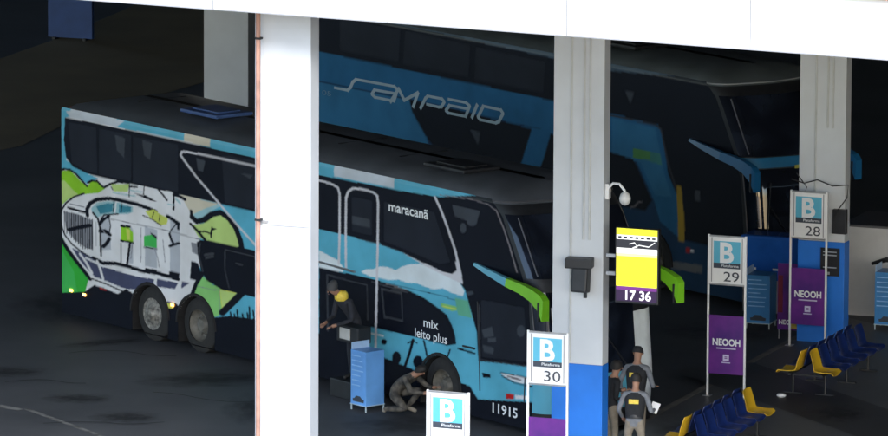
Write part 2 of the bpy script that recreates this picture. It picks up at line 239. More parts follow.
# ---------------------------------------------------------------- buses
ART1 = [('P','W',0,[(-0.26,4.34),(4.79,4.59),(4.78,0.31),(-0.3,-0.46)]),
('P','T',0,[(4.54,4.37),(15.04,4.47),(15.1,-0.25),(4.53,-0.1)]),
('P','C',0,[(3.91,2.91),(5.1,2.89),(4.69,2.64),(4.38,2.53),(4.23,2.62)]),
('P','T',0,[(-0.26,4.15),(0.26,3.98),(0.26,3.07),(0.97,2.9),(1.3,2.86),(0.94,2.7),(0.65,2.82),(0.32,2.91),(-0.27,2.77)]),
('P','L',0,[(-0.27,2.71),(-0.01,2.79),(0.19,2.86),(0.39,2.88),(0.58,2.81),(0.75,2.72),(0.94,2.65),(1.07,2.76),(1.23,2.8),(1.36,2.76),(1.52,2.69),(1.3,2.58),(0.97,2.52),(0.65,2.45),(0.32,2.33),(0.05,2.15),(-0.28,2.14)]),
('P','P',0,[(-0.27,2.5),(-0.01,2.61),(0.19,2.68),(0.45,2.54),(0.65,2.47),(0.25,2.31),(0.05,2.15),(-0.28,2.12)]),
('S','K',.043,[(-0.07,2.8),(0.19,2.89),(0.39,2.9),(0.58,2.85),(0.78,2.74),(0.94,2.66)]),
('S','K',.043,[(0.97,2.73),(1.1,2.79),(1.27,2.8),(1.39,2.74),(1.49,2.71),(1.69,2.8),(1.94,2.88),(2.26,2.9)]),
('P','P',0,[(1.72,2.8),(2.3,2.88),(2.26,2.73),(1.81,2.68)]),
('S','t',.022,[(1.78,2.65),(2.49,2.68)]),
('S','K',.021,[(1.72,2.75),(1.78,2.7)]),
('S','K',.033,[(0.84,2.51),(0.51,2.4),(0.25,2.25),(0.1,2.09),(0.05,1.93),(0.1,1.79),(0.21,1.63),(0.44,1.49),(0.77,1.38),(1.19,1.29),(1.45,1.25)]),
('P','v',0,[(1.36,2.15),(1.68,2.23),(1.71,1.56),(1.39,1.51)]),
('P','v',0,[(2.32,2.13),(2.42,2.03),(2.42,1.39),(2.26,1.39)]),
('P','v',0,[(3.6,2.44),(3.91,2.39),(3.91,1.36),(3.59,1.35)]),
('P','v',0,[(2.8,2.16),(3.19,2.14),(3.18,1.42),(2.8,1.41)]),
('P','g',0,[(0.17,2.08),(0.64,2.09),(1.13,2.03),(1.13,1.47),(0.9,1.48),(0.54,1.58),(0.25,1.75)]),
('S','K',.017,[(0.2,2.09),(0.2,1.71)]),
('S','K',.017,[(0.28,2.09),(0.27,1.67)]),
('S','K',.017,[(0.35,2.08),(0.35,1.64)]),
('S','K',.017,[(0.43,2.08),(0.42,1.61)]),
('S','K',.017,[(0.5,2.08),(0.5,1.58)]),
('S','K',.017,[(0.58,2.07),(0.57,1.55)]),
('S','K',.017,[(0.65,2.07),(0.65,1.52)]),
('S','K',.017,[(0.73,2.07),(0.72,1.49)]),
('S','K',.017,[(0.8,2.06),(0.8,1.45)]),
('S','K',.017,[(0.88,2.06),(0.87,1.46)]),
('S','K',.017,[(0.95,2.06),(0.95,1.47)]),
('S','K',.017,[(1.03,2.06),(1.02,1.48)]),
('S','K',.017,[(1.1,2.05),(1.1,1.49)]),
('S','K',.047,[(0.32,2.17),(0.61,2.16),(0.94,2.15)]),
('S','K',.071,[(0.35,1.75),(0.67,1.84),(1.03,1.93)]),
('S','g',.018,[(0.38,2.25),(0.84,2.25)]),
('P','t',0,[(1.07,2.26),(1.26,2.39),(1.62,2.47),(2.01,2.49),(2.42,2.47),(2.42,2.37),(2.26,2.31),(1.97,2.27),(1.75,2.25),(1.52,2.21),(1.29,2.12),(1.1,2.19)]),
('P','u',0,[(1.23,2.32),(1.62,2.43),(1.78,2.44),(1.75,2.28),(1.36,2.19)]),
('P','u',0,[(1.97,2.45),(2.36,2.46),(2.36,2.36),(1.97,2.29)]),
('S','W',.025,[(1.88,2.49),(1.84,2.27)]),
('S','K',.017,[(1.81,2.48),(1.78,2.28)]),
('S','K',.017,[(2.07,2.48),(2.04,2.32)]),
('S','K',.071,[(0.95,2.1),(0.94,2.23),(1.04,2.35),(1.26,2.45),(1.62,2.52),(2.01,2.54),(2.49,2.54),(2.9,2.51),(3.15,2.48)]),
('S','K',.028,[(1.94,2.27),(1.49,2.19),(1.39,2.08),(1.33,2)]),
('P','K',0,[(2.46,2.73),(2.84,2.74),(3.22,2.66),(2.87,2.67)]),
('S','K',.021,[(2.31,2.89),(2.3,2.64)]),
('S','K',.019,[(2.78,2.9),(2.76,2.75)]),
('S','K',.033,[(2.33,2.84),(2.55,2.86)]),
('S','t',.018,[(2.33,2.77),(2.74,2.79)]),
('S','K',.038,[(3.22,2.91),(3.38,2.82),(3.5,2.74)]),
('S','K',.038,[(3.72,2.89),(3.71,2.59)]),
('S','K',.061,[(3.72,2.87),(3.88,2.87),(4.07,2.83)]),
('S','t',.036,[(3.79,2.8),(3.91,2.74)]),
('S','t',.018,[(3.53,2.67),(3.72,2.68)]),
('P','y',0,[(2.81,2.44),(3.09,2.51),(3.28,2.45),(3.53,2.41),(3.5,2.29),(3.28,2.24),(2.96,2.34)]),
('S','K',.023,[(2.74,2.35),(3.03,2.32),(3.31,2.24)]),
('S','K',.017,[(3.09,2.46),(3.04,2.36)]),
('S','K',.017,[(3.28,2.43),(3.25,2.32)]),
('S','K',.071,[(3.52,2.44),(3.66,2.41),(3.85,2.35)]),
('S','K',.047,[(3.85,2.36),(3.86,2.25)]),
('S','K',.021,[(3.79,2.33),(3.63,2.2),(3.58,2.12)]),
('S','K',.047,[(3.58,2.12),(3.63,2.03),(3.71,1.95)]),
('S','K',.047,[(3.58,1.89),(3.72,1.94),(3.88,1.99)]),
('S','g',.015,[(1.71,2.14),(2.64,2.16),(3.53,2.17),(4.54,2.15)]),
('S','K',.047,[(1.36,2),(1.49,2.11),(1.65,2.19)]),
('S','K',.071,[(1.36,1.86),(1.52,1.89),(1.68,1.84)]),
('S','K',.021,[(1.65,2.15),(1.7,2.01),(1.65,1.85)]),
('S','K',.066,[(1.66,1.76),(1.58,1.67),(1.47,1.59)]),
('S','g',.018,[(1.36,1.96),(1.49,1.87)]),
('P','L',0,[(2.04,2.06),(2.29,2.07),(2.42,1.98),(2.42,1.81),(2.03,1.79)]),
('P','y',0,[(2.2,2.04),(2.32,2.02),(2.32,1.83),(2.23,1.82)]),
('S','K',.047,[(2.04,2.06),(2.31,2.08)]),
('S','K',.038,[(2.03,1.78),(2.42,1.79)]),
('S','g',.011,[(2.03,1.73),(2.03,1.39)]),
('S','K',.043,[(2.32,1.77),(2.23,1.36)]),
('S','g',.015,[(2.4,1.78),(2.35,1.48)]),
('P','e',0,[(2.77,1.97),(2.99,2.02),(3.18,2),(3.18,1.8),(2.77,1.78)]),
('P','K',0,[(2.96,2.07),(3.18,2.02),(3.18,1.96),(3.01,2.02)]),
('S','K',.021,[(2.77,1.76),(3.18,1.78)]),
('S','g',.015,[(3.12,1.75),(3.21,1.62),(3.25,1.45)]),
('S','g',.015,[(3.37,1.98),(3.44,1.57)]),
('S','g',.013,[(1.23,2.02),(1.23,1.56)]),
('S','g',.013,[(2.68,2.11),(2.67,1.46)]),
('S','K',.071,[(1.13,1.32),(1.45,1.27),(1.84,1.32),(2.29,1.32),(2.7,1.3),(3.18,1.33),(3.53,1.32),(3.85,1.31)]),
('P','K',0,[(2.8,1.37),(3.18,1.39),(3.18,1.31),(2.8,1.29)]),
('P','K',0,[(3.56,1.42),(3.89,1.43),(3.89,1.32),(3.56,1.3)]),
('P','S',0,[(0.44,1.42),(0.77,1.37),(1.19,1.29),(1.45,1.21),(2.06,1.18),(2.51,1.17),(3.09,1.2),(3.05,0.99),(2.25,0.89),(1.97,0.9),(1.61,0.94),(1.19,0.97),(0.9,1.1),(0.64,1.25)]),
('P','S',0,[(3.18,1.22),(3.85,1.24),(3.75,1.11),(3.18,1.07)]),
('P','S',0,[(3.97,1.29),(4.22,1.29),(3.94,1.14)]),
('S','W',.047,[(0.7,1.34),(0.9,1.21),(1.09,1.03)]),
('S','W',.047,[(1.26,1.28),(1.35,1.16),(1.45,0.97)]),
('S','W',.040,[(3.15,1.23),(3.09,1.01)]),
('S','W',.040,[(3.91,1.28),(3.81,1.1)]),
('S','W',.040,[(0.9,1.29),(1.45,1.21),(2.06,1.22),(2.51,1.21),(3.12,1.24)]),
('P','G',0,[(-0.28,1.58),(-0.02,1.58),(0.15,1.57),(0.34,1.36),(0.64,1.18),(0.99,0.92),(0.83,0.55),(-0.29,0.39)]),
('P','e',0,[(-0.28,1.28),(0.11,1.33),(0.5,0.97),(0.63,0.52),(-0.29,0.39)]),
('S','K',.080,[(-0.02,1.66),(0.11,1.52),(0.31,1.36),(0.6,1.17),(1.03,0.91)]),
('P','W',0,[(1.03,0.96),(1.19,0.97),(1.61,0.94),(1.97,0.9),(2.25,0.89),(2.25,0.76),(1.93,0.77),(1.48,0.82),(1.16,0.81)]),
('S','K',.028,[(1.09,0.92),(1.61,0.88),(2.13,0.82)]),
('P','W',0,[(3.18,1.05),(3.75,1.09),(4.22,1.24),(4.41,1.17),(3.91,0.93),(2.96,0.86)]),
('P','W',0,[(3.28,0.83),(3.84,0.86),(3.78,0.72),(3.28,0.68)]),
('P','y',0,[(3.37,0.79),(3.69,0.8),(3.66,0.72),(3.37,0.72)]),
('P','K',0,[(4.26,1.71),(4.47,1.7),(4.57,1.55),(4.69,1.43),(4.5,1.37),(4.22,1.37)]),
('S','K',.040,[(1.13,2.18),(1.29,2.09),(1.36,1.92),(1.39,1.4)]),
('S','g',.025,[(2.03,1.73),(2.03,1.37)]),
('S','K',.029,[(4.44,2.35),(4.66,2.19)]),
('P','T',0,[(4.41,2.53),(4.73,2.72),(4.97,2.83),(5.22,2.9),(6.45,2.92),(6.45,2.11),(5.87,2.1),(5.78,2.39),(5.53,2.65),(5.22,2.79),(4.91,2.73),(4.63,2.56)]),
('P','t',0,[(4.32,2.59),(4.73,2.76),(5.04,2.86),(5.22,2.88),(4.91,2.73),(4.63,2.56),(4.41,2.51)]),
('P','P',0,[(4.23,2.41),(4.41,2.4),(4.66,2.47),(4.91,2.62),(5.19,2.69),(5.44,2.62),(5.65,2.44),(5.81,2.13),(5.31,2.12),(4.79,2.12),(4.48,2.2)]),
('S','K',.099,[(4.29,2.53),(4.43,2.47),(4.66,2.53),(4.91,2.67),(5.18,2.74),(5.44,2.66),(5.65,2.51),(5.79,2.3),(5.85,2.1)]),
('S','K',.057,[(4.26,2.64),(4.27,2.53),(4.38,2.47)]),
('S','K',.052,[(4.24,2.4),(4.44,2.31),(4.72,2.15)]),
('S','K',.033,[(4.54,2.3),(4.72,2.32),(4.88,2.3),(4.88,2.24)]),
('S','K',.038,[(4.88,2.3),(4.91,2.4)]),
('P','K',0,[(4.88,2.43),(5.07,2.42),(4.91,2.36)]),
('P','g',0,[(4.26,2.06),(4.51,2.06),(4.51,1.84),(4.29,1.88)]),
('P','l',0,[(4.57,1.49),(4.94,1.36),(5.68,1.32),(5.22,0.95),(5.13,0.81),(4.85,0.73),(4.66,0.96),(4.32,1.08),(4.44,1.36)]),
('P','y',0,[(5.14,1.31),(5.68,1.32),(5.22,0.93)]),
('S','g',.011,[(4.41,1.26),(5.16,1.28)]),
('S','g',.011,[(5.14,1.31),(5.14,0.83)]),
('P','P',0,[(5.16,1.3),(5.65,1.29),(5.25,0.97)]),
('S','K',.118,[(5.84,1.34),(5.56,1.13),(5.22,0.88)]),
('S','K',.071,[(4.6,1.51),(4.41,1.3),(4.29,1.09)]),
('S','K',.033,[(5.5,0.82),(5.48,0.93)]),
('S','K',.033,[(5.62,0.84),(5.6,0.91)]),
('S','K',.033,[(5.71,0.86),(5.69,1)]),
('S','K',.033,[(5.87,0.88),(5.85,0.95)]),
('S','K',.033,[(6.02,0.9),(6,0.99)]),
('S','K',.033,[(6.08,0.91),(6.06,1.11)]),
('S','K',.033,[(6.21,0.93),(6.18,1.06)]),
('S','K',.033,[(6.33,0.95),(6.31,1.11)]),
('P','K',0,[(4.44,2.09),(4.54,2.14),(4.82,2.17),(6.45,2.18),(6.45,1.32),(5.22,1.31),(4.75,1.41),(4.57,1.55),(4.47,1.85)]),
('S','d',.018,[(5.31,2.06),(5.31,1.69),(5.44,1.37)]),
('S','d',.029,[(5.34,2.07),(6.45,2.07)]),
('S','d',.036,[(4.72,1.83),(4.94,1.89)]),
('S','d',.027,[(5.65,1.87),(5.84,1.86)]),
('S','d',.045,[(4.69,1.88),(4.94,1.94)]),
('S','d',.016,[(4.54,2.08),(4.51,1.84),(4.63,1.56)]),
('P','w',0,[(8.17,2.46),(8.38,2.42),(8.53,2.39),(8.71,2.36),(8.82,2.3),(8.91,2.24),(8.88,2.16),(8.17,2.13)]),
('P','w',0,[(9.41,2.24),(9.56,2.31),(9.77,2.34),(9.97,2.42),(10.18,2.44),(10.44,2.42),(10.61,2.51),(10.87,2.59),(11.13,2.63),(11.36,2.61),(11.59,2.59),(11.9,2.54),(12.25,2.47),(12.4,2.33),(12.36,2.23),(12.05,2.24),(11.79,2.29),(11.53,2.23),(11.31,2.24),(11.05,2.27),(10.76,2.24),(10.5,2.26),(10.23,2.21),(9.97,2.21),(9.68,2.2)]),
('S','K',.011,[(10.38,2.16),(11.42,2.15),(12.48,2.13)]),
('P','l',0,[(11.74,2.02),(12.14,2.02),(12.28,1.97),(12.05,1.92),(11.74,1.95)]),
('P','j',0,[(12.13,2.17),(12.5,2.17),(12.62,1.88),(12.22,1.88)]),
('S','y',.018,[(11.79,1.97),(12.16,1.97)]),
('P','K',0,[(0.23,3.88),(2.97,3.9),(6.27,3.89),(8.28,3.83),(10.49,3.86),(11.69,3.9),(12.83,4.09),(16.13,4.19),(16.17,1.36),(14.53,1.27),(14.22,1.27),(12.81,1.14),(12.76,1.64),(12.42,2.35),(12.25,2.47),(11.79,2.56),(11.24,2.65),(10.61,2.77),(9.97,2.83),(9.21,2.84),(8.29,2.84),(6.27,2.89),(3.54,2.91),(1.81,2.89),(0.97,2.9),(0.49,2.97),(0.26,3.11),(0.19,3.44)]),
('P','H',0,[(10.49,2.79),(11.24,2.67),(11.79,2.58),(12.05,2.58),(12.19,2.67),(12.13,2.81),(12.24,2.82),(12.36,2.45),(12.16,2.47),(11.79,2.53),(11.24,2.62)]),
('S','H',.040,[(11.55,3.88),(11.72,3.68),(11.9,3.41),(12.13,3.02),(12.3,2.58)]),
('S','d',.015,[(9.27,2.83),(9.97,2.82),(10.61,2.77),(11.24,2.66)]),
('S','h',.024,[(13.28,3.89),(13.48,3.61),(13.65,3.32),(13.87,2.88)]),
('S','h',.016,[(11.69,3.94),(12.55,3.98),(13.05,3.96),(13.31,3.86)]),
('P','K',0,[(8.17,2.15),(9.68,2.16),(10.32,2.15),(10.79,2.11),(11.25,2.04),(11.59,1.94),(11.91,1.83),(12.05,1.67),(12.14,1.51),(12.18,1.35),(11.91,1.28),(10.94,1.3),(9.65,1.28),(9.66,0.41),(8.18,0.36)]),
('S','d',.022,[(8.44,2.05),(9.09,2.03),(9.59,2.03)]),
('S','d',.029,[(8.41,2.04),(8.44,1.04)]),
('S','d',.018,[(9.59,2.03),(9.62,1.4)]),
('P','d',0,[(10,2.04),(10.61,2.05),(10.65,1.52),(10.09,1.51)]),
('P','K',0,[(10.05,2.01),(10.58,2.01),(10.62,1.55),(10.12,1.55)]),
('S','d',.025,[(9.74,2.11),(10.26,2.09),(10.76,2.07)]),
('S','h',.015,[(10.15,2.13),(10.76,2.11)]),
('P','K',0,[(10.18,1.08),(10.17,1.06),(10.15,1.04),(10.11,1.02),(10.08,1.02),(10.04,1.02),(10.02,1.04),(10.01,1.06),(10.02,1.08),(10.04,1.11),(10.08,1.12),(10.11,1.13),(10.15,1.12),(10.17,1.11)]),
('P','K',0,[(10.59,0.86),(10.58,0.81),(10.54,0.76),(10.49,0.73),(10.43,0.72),(10.38,0.73),(10.34,0.77),(10.33,0.82),(10.34,0.87),(10.38,0.92),(10.43,0.95),(10.49,0.96),(10.54,0.94),(10.58,0.91)]),
('S','K',.047,[(10.94,1.24),(10.85,1.01),(10.71,0.73)]),
('P','K',0,[(11.23,0.88),(11.21,0.83),(11.17,0.78),(11.12,0.75),(11.05,0.74),(10.99,0.76),(10.95,0.79),(10.94,0.84),(10.95,0.89),(10.99,0.94),(11.05,0.97),(11.12,0.98),(11.17,0.97),(11.21,0.93)]),
('S','K',.033,[(11.25,1.27),(11.31,1.11),(11.34,1.01)]),
('S','K',.025,[(10.79,1.16),(10.94,1.22),(11.05,1.2)]),
('S','K',.022,[(9.86,1.22),(9.83,1.03)]),
('S','K',.027,[(12,1.22),(11.92,1.06)]),
('S','w',.027,[(10.07,1.18),(9.68,1.17)]),
('P','n',0,[(0.33,3.8),(1.24,3.81),(1.27,2.94),(0.91,2.95),(0.45,3.04)]),
('P','n',0,[(1.34,3.81),(2.36,3.81),(2.36,2.95),(1.33,2.93)]),
('P','n',0,[(2.43,3.8),(3.85,3.82),(3.85,2.94),(2.42,2.93)]),
('P','n',0,[(5.22,3.81),(6.2,3.83),(6.21,2.94),(5.31,2.93)]),
('P','n',0,[(9.14,3.56),(9.73,3.57),(9.73,2.94),(9.15,2.94)]),
('P','n',0,[(10.08,3.6),(11.52,3.61),(11.99,2.79),(11.7,2.71),(10.55,2.85),(10.09,2.89)]),
('P','m',0,[(1.85,3.75),(2.17,3.73),(2.14,3.35),(1.91,3.47)]),
('P','m',0,[(2.72,3.77),(3.03,3.75),(2.97,3.42),(2.78,3.49)]),
('P','m',0,[(4.42,3.65),(4.7,3.63),(4.63,3.42),(4.48,3.43)]),
('P','m',0,[(5.78,3.55),(6.17,3.56),(6.08,3.48)]),
('P','m',0,[(12.75,3.6),(12.73,3.57),(12.69,3.54),(12.64,3.52),(12.57,3.51),(12.52,3.52),(12.48,3.53),(12.46,3.56),(12.48,3.6),(12.52,3.63),(12.57,3.65),(12.64,3.66),(12.69,3.65),(12.73,3.63)]),
('P','m',0,[(12.44,3.45),(12.43,3.41),(12.41,3.38),(12.37,3.36),(12.33,3.35),(12.3,3.36),(12.28,3.39),(12.27,3.43),(12.27,3.47),(12.3,3.5),(12.33,3.53),(12.37,3.53),(12.4,3.52),(12.43,3.49)]),
('P','m',0,[(12.04,3.81),(12.83,3.81),(12.72,3.56),(12.12,3.62)]),
('P','m',0,[(9.15,3.23),(9.67,3.22),(9.68,3.07),(9.15,3.07)]),
('P','n',0,[(12.87,2.24),(14.07,2.27),(14.19,1.34),(12.91,1.23)]),
('P','m',0,[(12.9,1.71),(13.18,1.81),(13.24,1.65),(12.96,1.58)]),
('P','m',0,[(13.07,1.59),(13.3,1.63),(13.3,1.56),(13.07,1.52)]),
('P','m',0,[(14.11,1.87),(14.09,1.82),(14.06,1.78),(14.02,1.76),(13.97,1.75),(13.93,1.76),(13.89,1.79),(13.88,1.84),(13.89,1.89),(13.92,1.93),(13.97,1.95),(14.02,1.96),(14.06,1.95),(14.09,1.92)]),
('S','d',.022,[(12.82,2.14),(12.85,1.17),(14.22,1.26)]),
('P','m',0,[(12.45,2.32),(12.62,2.36),(12.67,2.32),(12.5,2.26)]),
('P','m',0,[(12.93,1.45),(13.24,1.44),(13.22,1.33),(12.96,1.33)]),
('S','H',.040,[(6.45,2.18),(5.78,2.53),(5.01,2.97),(4.41,3.31),(4.04,3.56),(3.93,3.64),(3.98,3.71),(4.17,3.73),(5.01,3.74),(6.27,3.74),(7.6,3.73),(8.28,3.73),(8.58,3.71),(8.73,3.67),(8.78,3.56),(8.78,2.88),(8.76,2.29)]),
('S','H',.040,[(8.97,2.25),(8.96,2.94),(8.97,3.52),(9.03,3.64),(9.17,3.72),(9.44,3.74),(9.76,3.73),(9.88,3.68),(9.91,3.55),(9.9,2.71),(9.87,1.8),(9.85,0.85)]),
('P','T',0,[(-0.26,4.07),(-0.17,4.07),(-0.08,4.08),(0.01,4.08),(0.1,4.08),(0.19,4.08),(0.28,4.08),(0.37,4.08),(0.46,4.08),(0.46,3.9),(0.37,3.9),(0.28,3.89),(0.19,3.89),(0.1,3.89),(0.01,3.89),(-0.08,3.89),(-0.17,3.89),(-0.26,3.88)]),
('P','p',0,[(0.4,4.08),(0.59,4.08),(0.79,4.08),(0.98,4.08),(1.18,4.08),(1.37,4.08),(1.56,4.08),(1.76,4.08),(1.95,4.08),(1.95,3.91),(1.76,3.91),(1.56,3.91),(1.37,3.9),(1.18,3.9),(0.98,3.9),(0.79,3.9),(0.59,3.9),(0.39,3.9)]),
('P','T',0,[(1.89,4.08),(2.16,4.07),(2.43,4.07),(2.7,4.07),(2.97,4.07),(3.24,4.07),(3.51,4.07),(3.77,4.07),(4.04,4.07),(4.04,3.92),(3.77,3.92),(3.51,3.92),(3.24,3.92),(2.97,3.92),(2.7,3.92),(2.43,3.91),(2.16,3.91),(1.88,3.91)]),
('P','C',0,[(4.04,4.07),(4.15,4.07),(4.26,4.07),(4.37,4.07),(4.48,4.07),(4.59,4.07),(4.7,4.07),(4.81,4.07),(4.91,4.07),(4.91,3.91),(4.8,3.91),(4.7,3.91),(4.59,3.91),(4.48,3.91),(4.37,3.91),(4.26,3.92),(4.15,3.92),(4.04,3.92)]),
('P','T',0,[(4.85,4.07),(5.33,4.07),(5.81,4.07),(6.28,4.07),(6.75,4.07),(7.22,4.07),(7.69,4.07),(8.15,4.07),(8.61,4.07),(8.61,3.86),(8.15,3.86),(7.69,3.88),(7.22,3.89),(6.75,3.9),(6.28,3.91),(5.81,3.91),(5.33,3.91),(4.85,3.91)]),
('P','p',0,[(8.61,4.07),(8.84,4.07),(9.07,4.07),(9.3,4.07),(9.52,4.07),(9.75,4.07),(9.98,4.07),(10.2,4.07),(10.43,4.07),(10.43,3.88),(10.2,3.88),(9.98,3.88),(9.75,3.88),(9.52,3.87),(9.3,3.87),(9.07,3.87),(8.84,3.87),(8.61,3.86)]),
('P','T',0,[(10.37,4.07),(10.51,4.07),(10.64,4.07),(10.78,4.07),(10.92,4.07),(11.06,4.08),(11.19,4.08),(11.33,4.08),(11.46,4.08),(11.47,3.91),(11.33,3.9),(11.19,3.9),(11.06,3.89),(10.92,3.89),(10.78,3.89),(10.65,3.89),(10.51,3.88),(10.37,3.88)]),
('P','p',0,[(0.26,4),(0.46,4.03),(0.59,3.95),(0.36,3.92)]),
('P','p',0,[(1.76,4.04),(2.14,4.05),(1.88,3.89)]),
('P','K',0,[(-0.29,0.45),(0.83,0.63),(1.16,0.81),(1.48,0.8),(1.93,0.75),(2.12,0.1),(-0.3,-0.27)]),
('P','K',0,[(4.78,0.72),(5.47,0.86),(6.45,0.93),(8.5,0.94),(9.74,0.82),(10.21,0.78),(10.91,0.71),(11.43,0.59),(11.44,-0.67),(3.9,-0.95)]),
('P','K',0,[(1.93,0.75),(2.19,0.89),(2.38,0.84),(2.57,0.73),(2.57,-0.41),(1.93,-0.5)]),
('P','K',0,[(3.28,0.83),(3.78,0.85),(4.03,0.72),(4.03,-0.37),(3.27,-0.3)]),
('P','y',0,[(3.4,0.82),(3.72,0.81),(3.69,0.73),(3.43,0.72)]),
('P','K',0,[(12.15,0.69),(12.57,0.66),(12.8,0.46),(15.09,0.74),(15.09,-0.07),(11.73,-0.62)]),
('S','K',.036,[(12.23,1.28),(12.45,1.27),(12.7,1.26)]),
('P','K',0,[(12.91,0.95),(13.14,0.95),(13.16,0.9),(12.94,0.87)]),
('P','W',0,[(13.42,1.03),(13.84,1.04),(14.31,1.04),(14.31,0.95),(13.86,0.93),(13.56,0.98)]),
('S','K',.018,[(13.42,1.03),(13.84,1.05),(14.31,1.06)]),
('S','K',.022,[(13.47,0.98),(13.84,0.91),(14.31,0.92)]),
('S','h',.036,[(13.64,1),(13.98,0.99)]),
('P','r',0,[(13.59,0.69),(13.81,0.71),(13.81,0.62),(13.59,0.59)]),
('P','W',0,[(13.84,0.7),(14.23,0.74),(14.23,0.68),(13.84,0.63)]),
('S','r',.022,[(1.35,0.78),(1.55,0.77)])]
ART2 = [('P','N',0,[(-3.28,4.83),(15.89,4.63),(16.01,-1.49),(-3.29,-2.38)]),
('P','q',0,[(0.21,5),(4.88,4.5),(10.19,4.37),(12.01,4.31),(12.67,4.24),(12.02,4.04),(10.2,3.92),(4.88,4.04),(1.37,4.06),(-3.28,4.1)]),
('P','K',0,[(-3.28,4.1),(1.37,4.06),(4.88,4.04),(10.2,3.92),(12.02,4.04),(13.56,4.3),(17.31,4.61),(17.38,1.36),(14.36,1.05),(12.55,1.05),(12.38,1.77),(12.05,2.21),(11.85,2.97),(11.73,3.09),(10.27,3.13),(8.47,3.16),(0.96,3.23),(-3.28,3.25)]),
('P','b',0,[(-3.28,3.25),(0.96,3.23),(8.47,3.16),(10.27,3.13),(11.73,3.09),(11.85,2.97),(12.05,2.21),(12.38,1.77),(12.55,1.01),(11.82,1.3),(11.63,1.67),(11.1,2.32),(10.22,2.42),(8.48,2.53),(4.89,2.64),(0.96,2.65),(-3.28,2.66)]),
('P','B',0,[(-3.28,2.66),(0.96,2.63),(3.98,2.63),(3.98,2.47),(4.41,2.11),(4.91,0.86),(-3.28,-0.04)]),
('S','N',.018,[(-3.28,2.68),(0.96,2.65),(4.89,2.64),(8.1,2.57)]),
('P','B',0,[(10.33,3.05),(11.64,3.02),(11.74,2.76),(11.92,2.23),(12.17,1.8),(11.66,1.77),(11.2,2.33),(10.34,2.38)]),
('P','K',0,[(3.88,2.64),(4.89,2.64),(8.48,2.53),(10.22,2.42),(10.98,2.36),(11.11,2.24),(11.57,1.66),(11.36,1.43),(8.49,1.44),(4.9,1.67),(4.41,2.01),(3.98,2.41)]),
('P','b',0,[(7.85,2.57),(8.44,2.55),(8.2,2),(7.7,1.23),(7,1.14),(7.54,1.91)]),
('S','f',.029,[(9.96,3.1),(11.67,3.08),(11.82,3.02),(12.04,2.41),(12.41,1.77)]),
('P','l2',0,[(10.98,2.56),(11.74,2.57),(11.74,2.4),(10.98,2.39)]),
('P','l3',0,[(11.5,2.57),(11.8,2.57),(11.86,2.36),(11.5,2.37)]),
('P','o2',0,[(12.3,2.05),(12.44,2.03),(12.55,1.42),(12.56,1.01),(12.38,1.02)]),
('P','r',0,[(12.61,0.92),(12.73,0.92),(12.73,0.84),(12.61,0.84)]),
('P','W',0,[(12.74,0.91),(12.85,0.9),(12.85,0.86),(12.74,0.86)]),
('P','d2',0,[(9.99,0.65),(12.19,0.61),(13.09,0.66),(13.09,0.5),(12.19,0.47),(9.99,0.51)]),
('S','h',.022,[(10.93,1.45),(11.06,1.49),(11.15,1.58),(11.27,1.6)]),
('P','n',0,[(1.57,3.96),(3.57,3.95),(3.51,3.33),(1.57,3.34)]),
('P','n',0,[(3.74,3.95),(5.86,3.91),(5.8,3.3),(3.67,3.31)]),
('P','n',0,[(6.05,3.89),(8.24,3.86),(8.18,3.27),(5.99,3.28)]),
('P','m',0,[(10.72,3.61),(10.99,3.6),(10.88,3.39)]),
('P','m',0,[(5.87,2.3),(6.19,2.28),(6.13,2.03)]),
('P','m',0,[(12.86,2.03),(13.01,2.03),(13.01,1.83),(12.86,1.83)])]
PAL = {'K': (.007, .009, .016), 'W': (.76, .77, .79), 'v': (.46, .49, .54), 'w': (.72, .80, .84), 'L': (.28, .62, .03), 'u': (.05, .24, .32), 'P': (.50, .68, .22), 'G': (.04, .44, .05), 'e': (.06, .48, .10),
 'T': (.11, .44, .60), 't': (.33, .55, .60), 'S': (.07, .08, .15), 'C': (.62, .58, .46), 'y': (.60, .68, .14), 'g': (.24, .25, .28), 'H': (.62, .62, .66), 'h': (.22, .20, .21),
 'd': (.05, .055, .065), 'n': (.018, .022, .032), 'm': (.055, .065, .08), 'l': (.25, .58, .18), 'j': (.14, .46, .30), 'p': (.56, .62, .68), 'r': (.5, .02, .02), 'o': (.8, .3, .05),  # m: reflections and interior hints painted paler into the window panes
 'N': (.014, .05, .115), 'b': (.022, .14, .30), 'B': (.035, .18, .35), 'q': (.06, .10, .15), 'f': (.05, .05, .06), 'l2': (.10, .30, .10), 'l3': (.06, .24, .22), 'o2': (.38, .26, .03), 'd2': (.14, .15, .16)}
def paint(U, Z, art, base):
    C = np.empty(U.shape+(3,)); C[:] = PAL[base]
    for kind, c, wd, p in art:
        p = np.array(p); pad = wd+.01; m_ = (U >= p[:, 0].min()-pad*1.7) & (U <= p[:, 0].max()+pad*1.7) & (Z >= p[:, 1].min()-pad) & (Z <= p[:, 1].max()+pad)
        if not m_.any(): continue
        u, z = U[m_], Z[m_]
        if kind == 'P':
            ins = np.zeros(u.shape, bool); n = len(p)
            for i in range(n):
                x1, y1 = p[i]; x2, y2 = p[(i+1) % n]
                if y1 == y2: continue
                ins ^= ((y1 > z) != (y2 > z)) & (u < (x2-x1)*(z-y1)/(y2-y1)+x1)
        else:
            ins = np.zeros(u.shape, bool)
            for i in range(len(p)-1):
                ax, az = p[i][0]*.6, p[i][1]; dx, dz = p[i+1][0]*.6-ax, p[i+1][1]-az; L = dx*dx+dz*dz+1e-9
                tt = np.clip(((u*.6-ax)*dx+(z-az)*dz)/L, 0, 1)
                ins |= (u*.6-ax-tt*dx)**2+(z-az-tt*dz)**2 < (wd/2)**2
        idx = np.where(m_); C[idx[0][ins], idx[1][ins]] = PAL[c]
    return C
W_ = 2.55
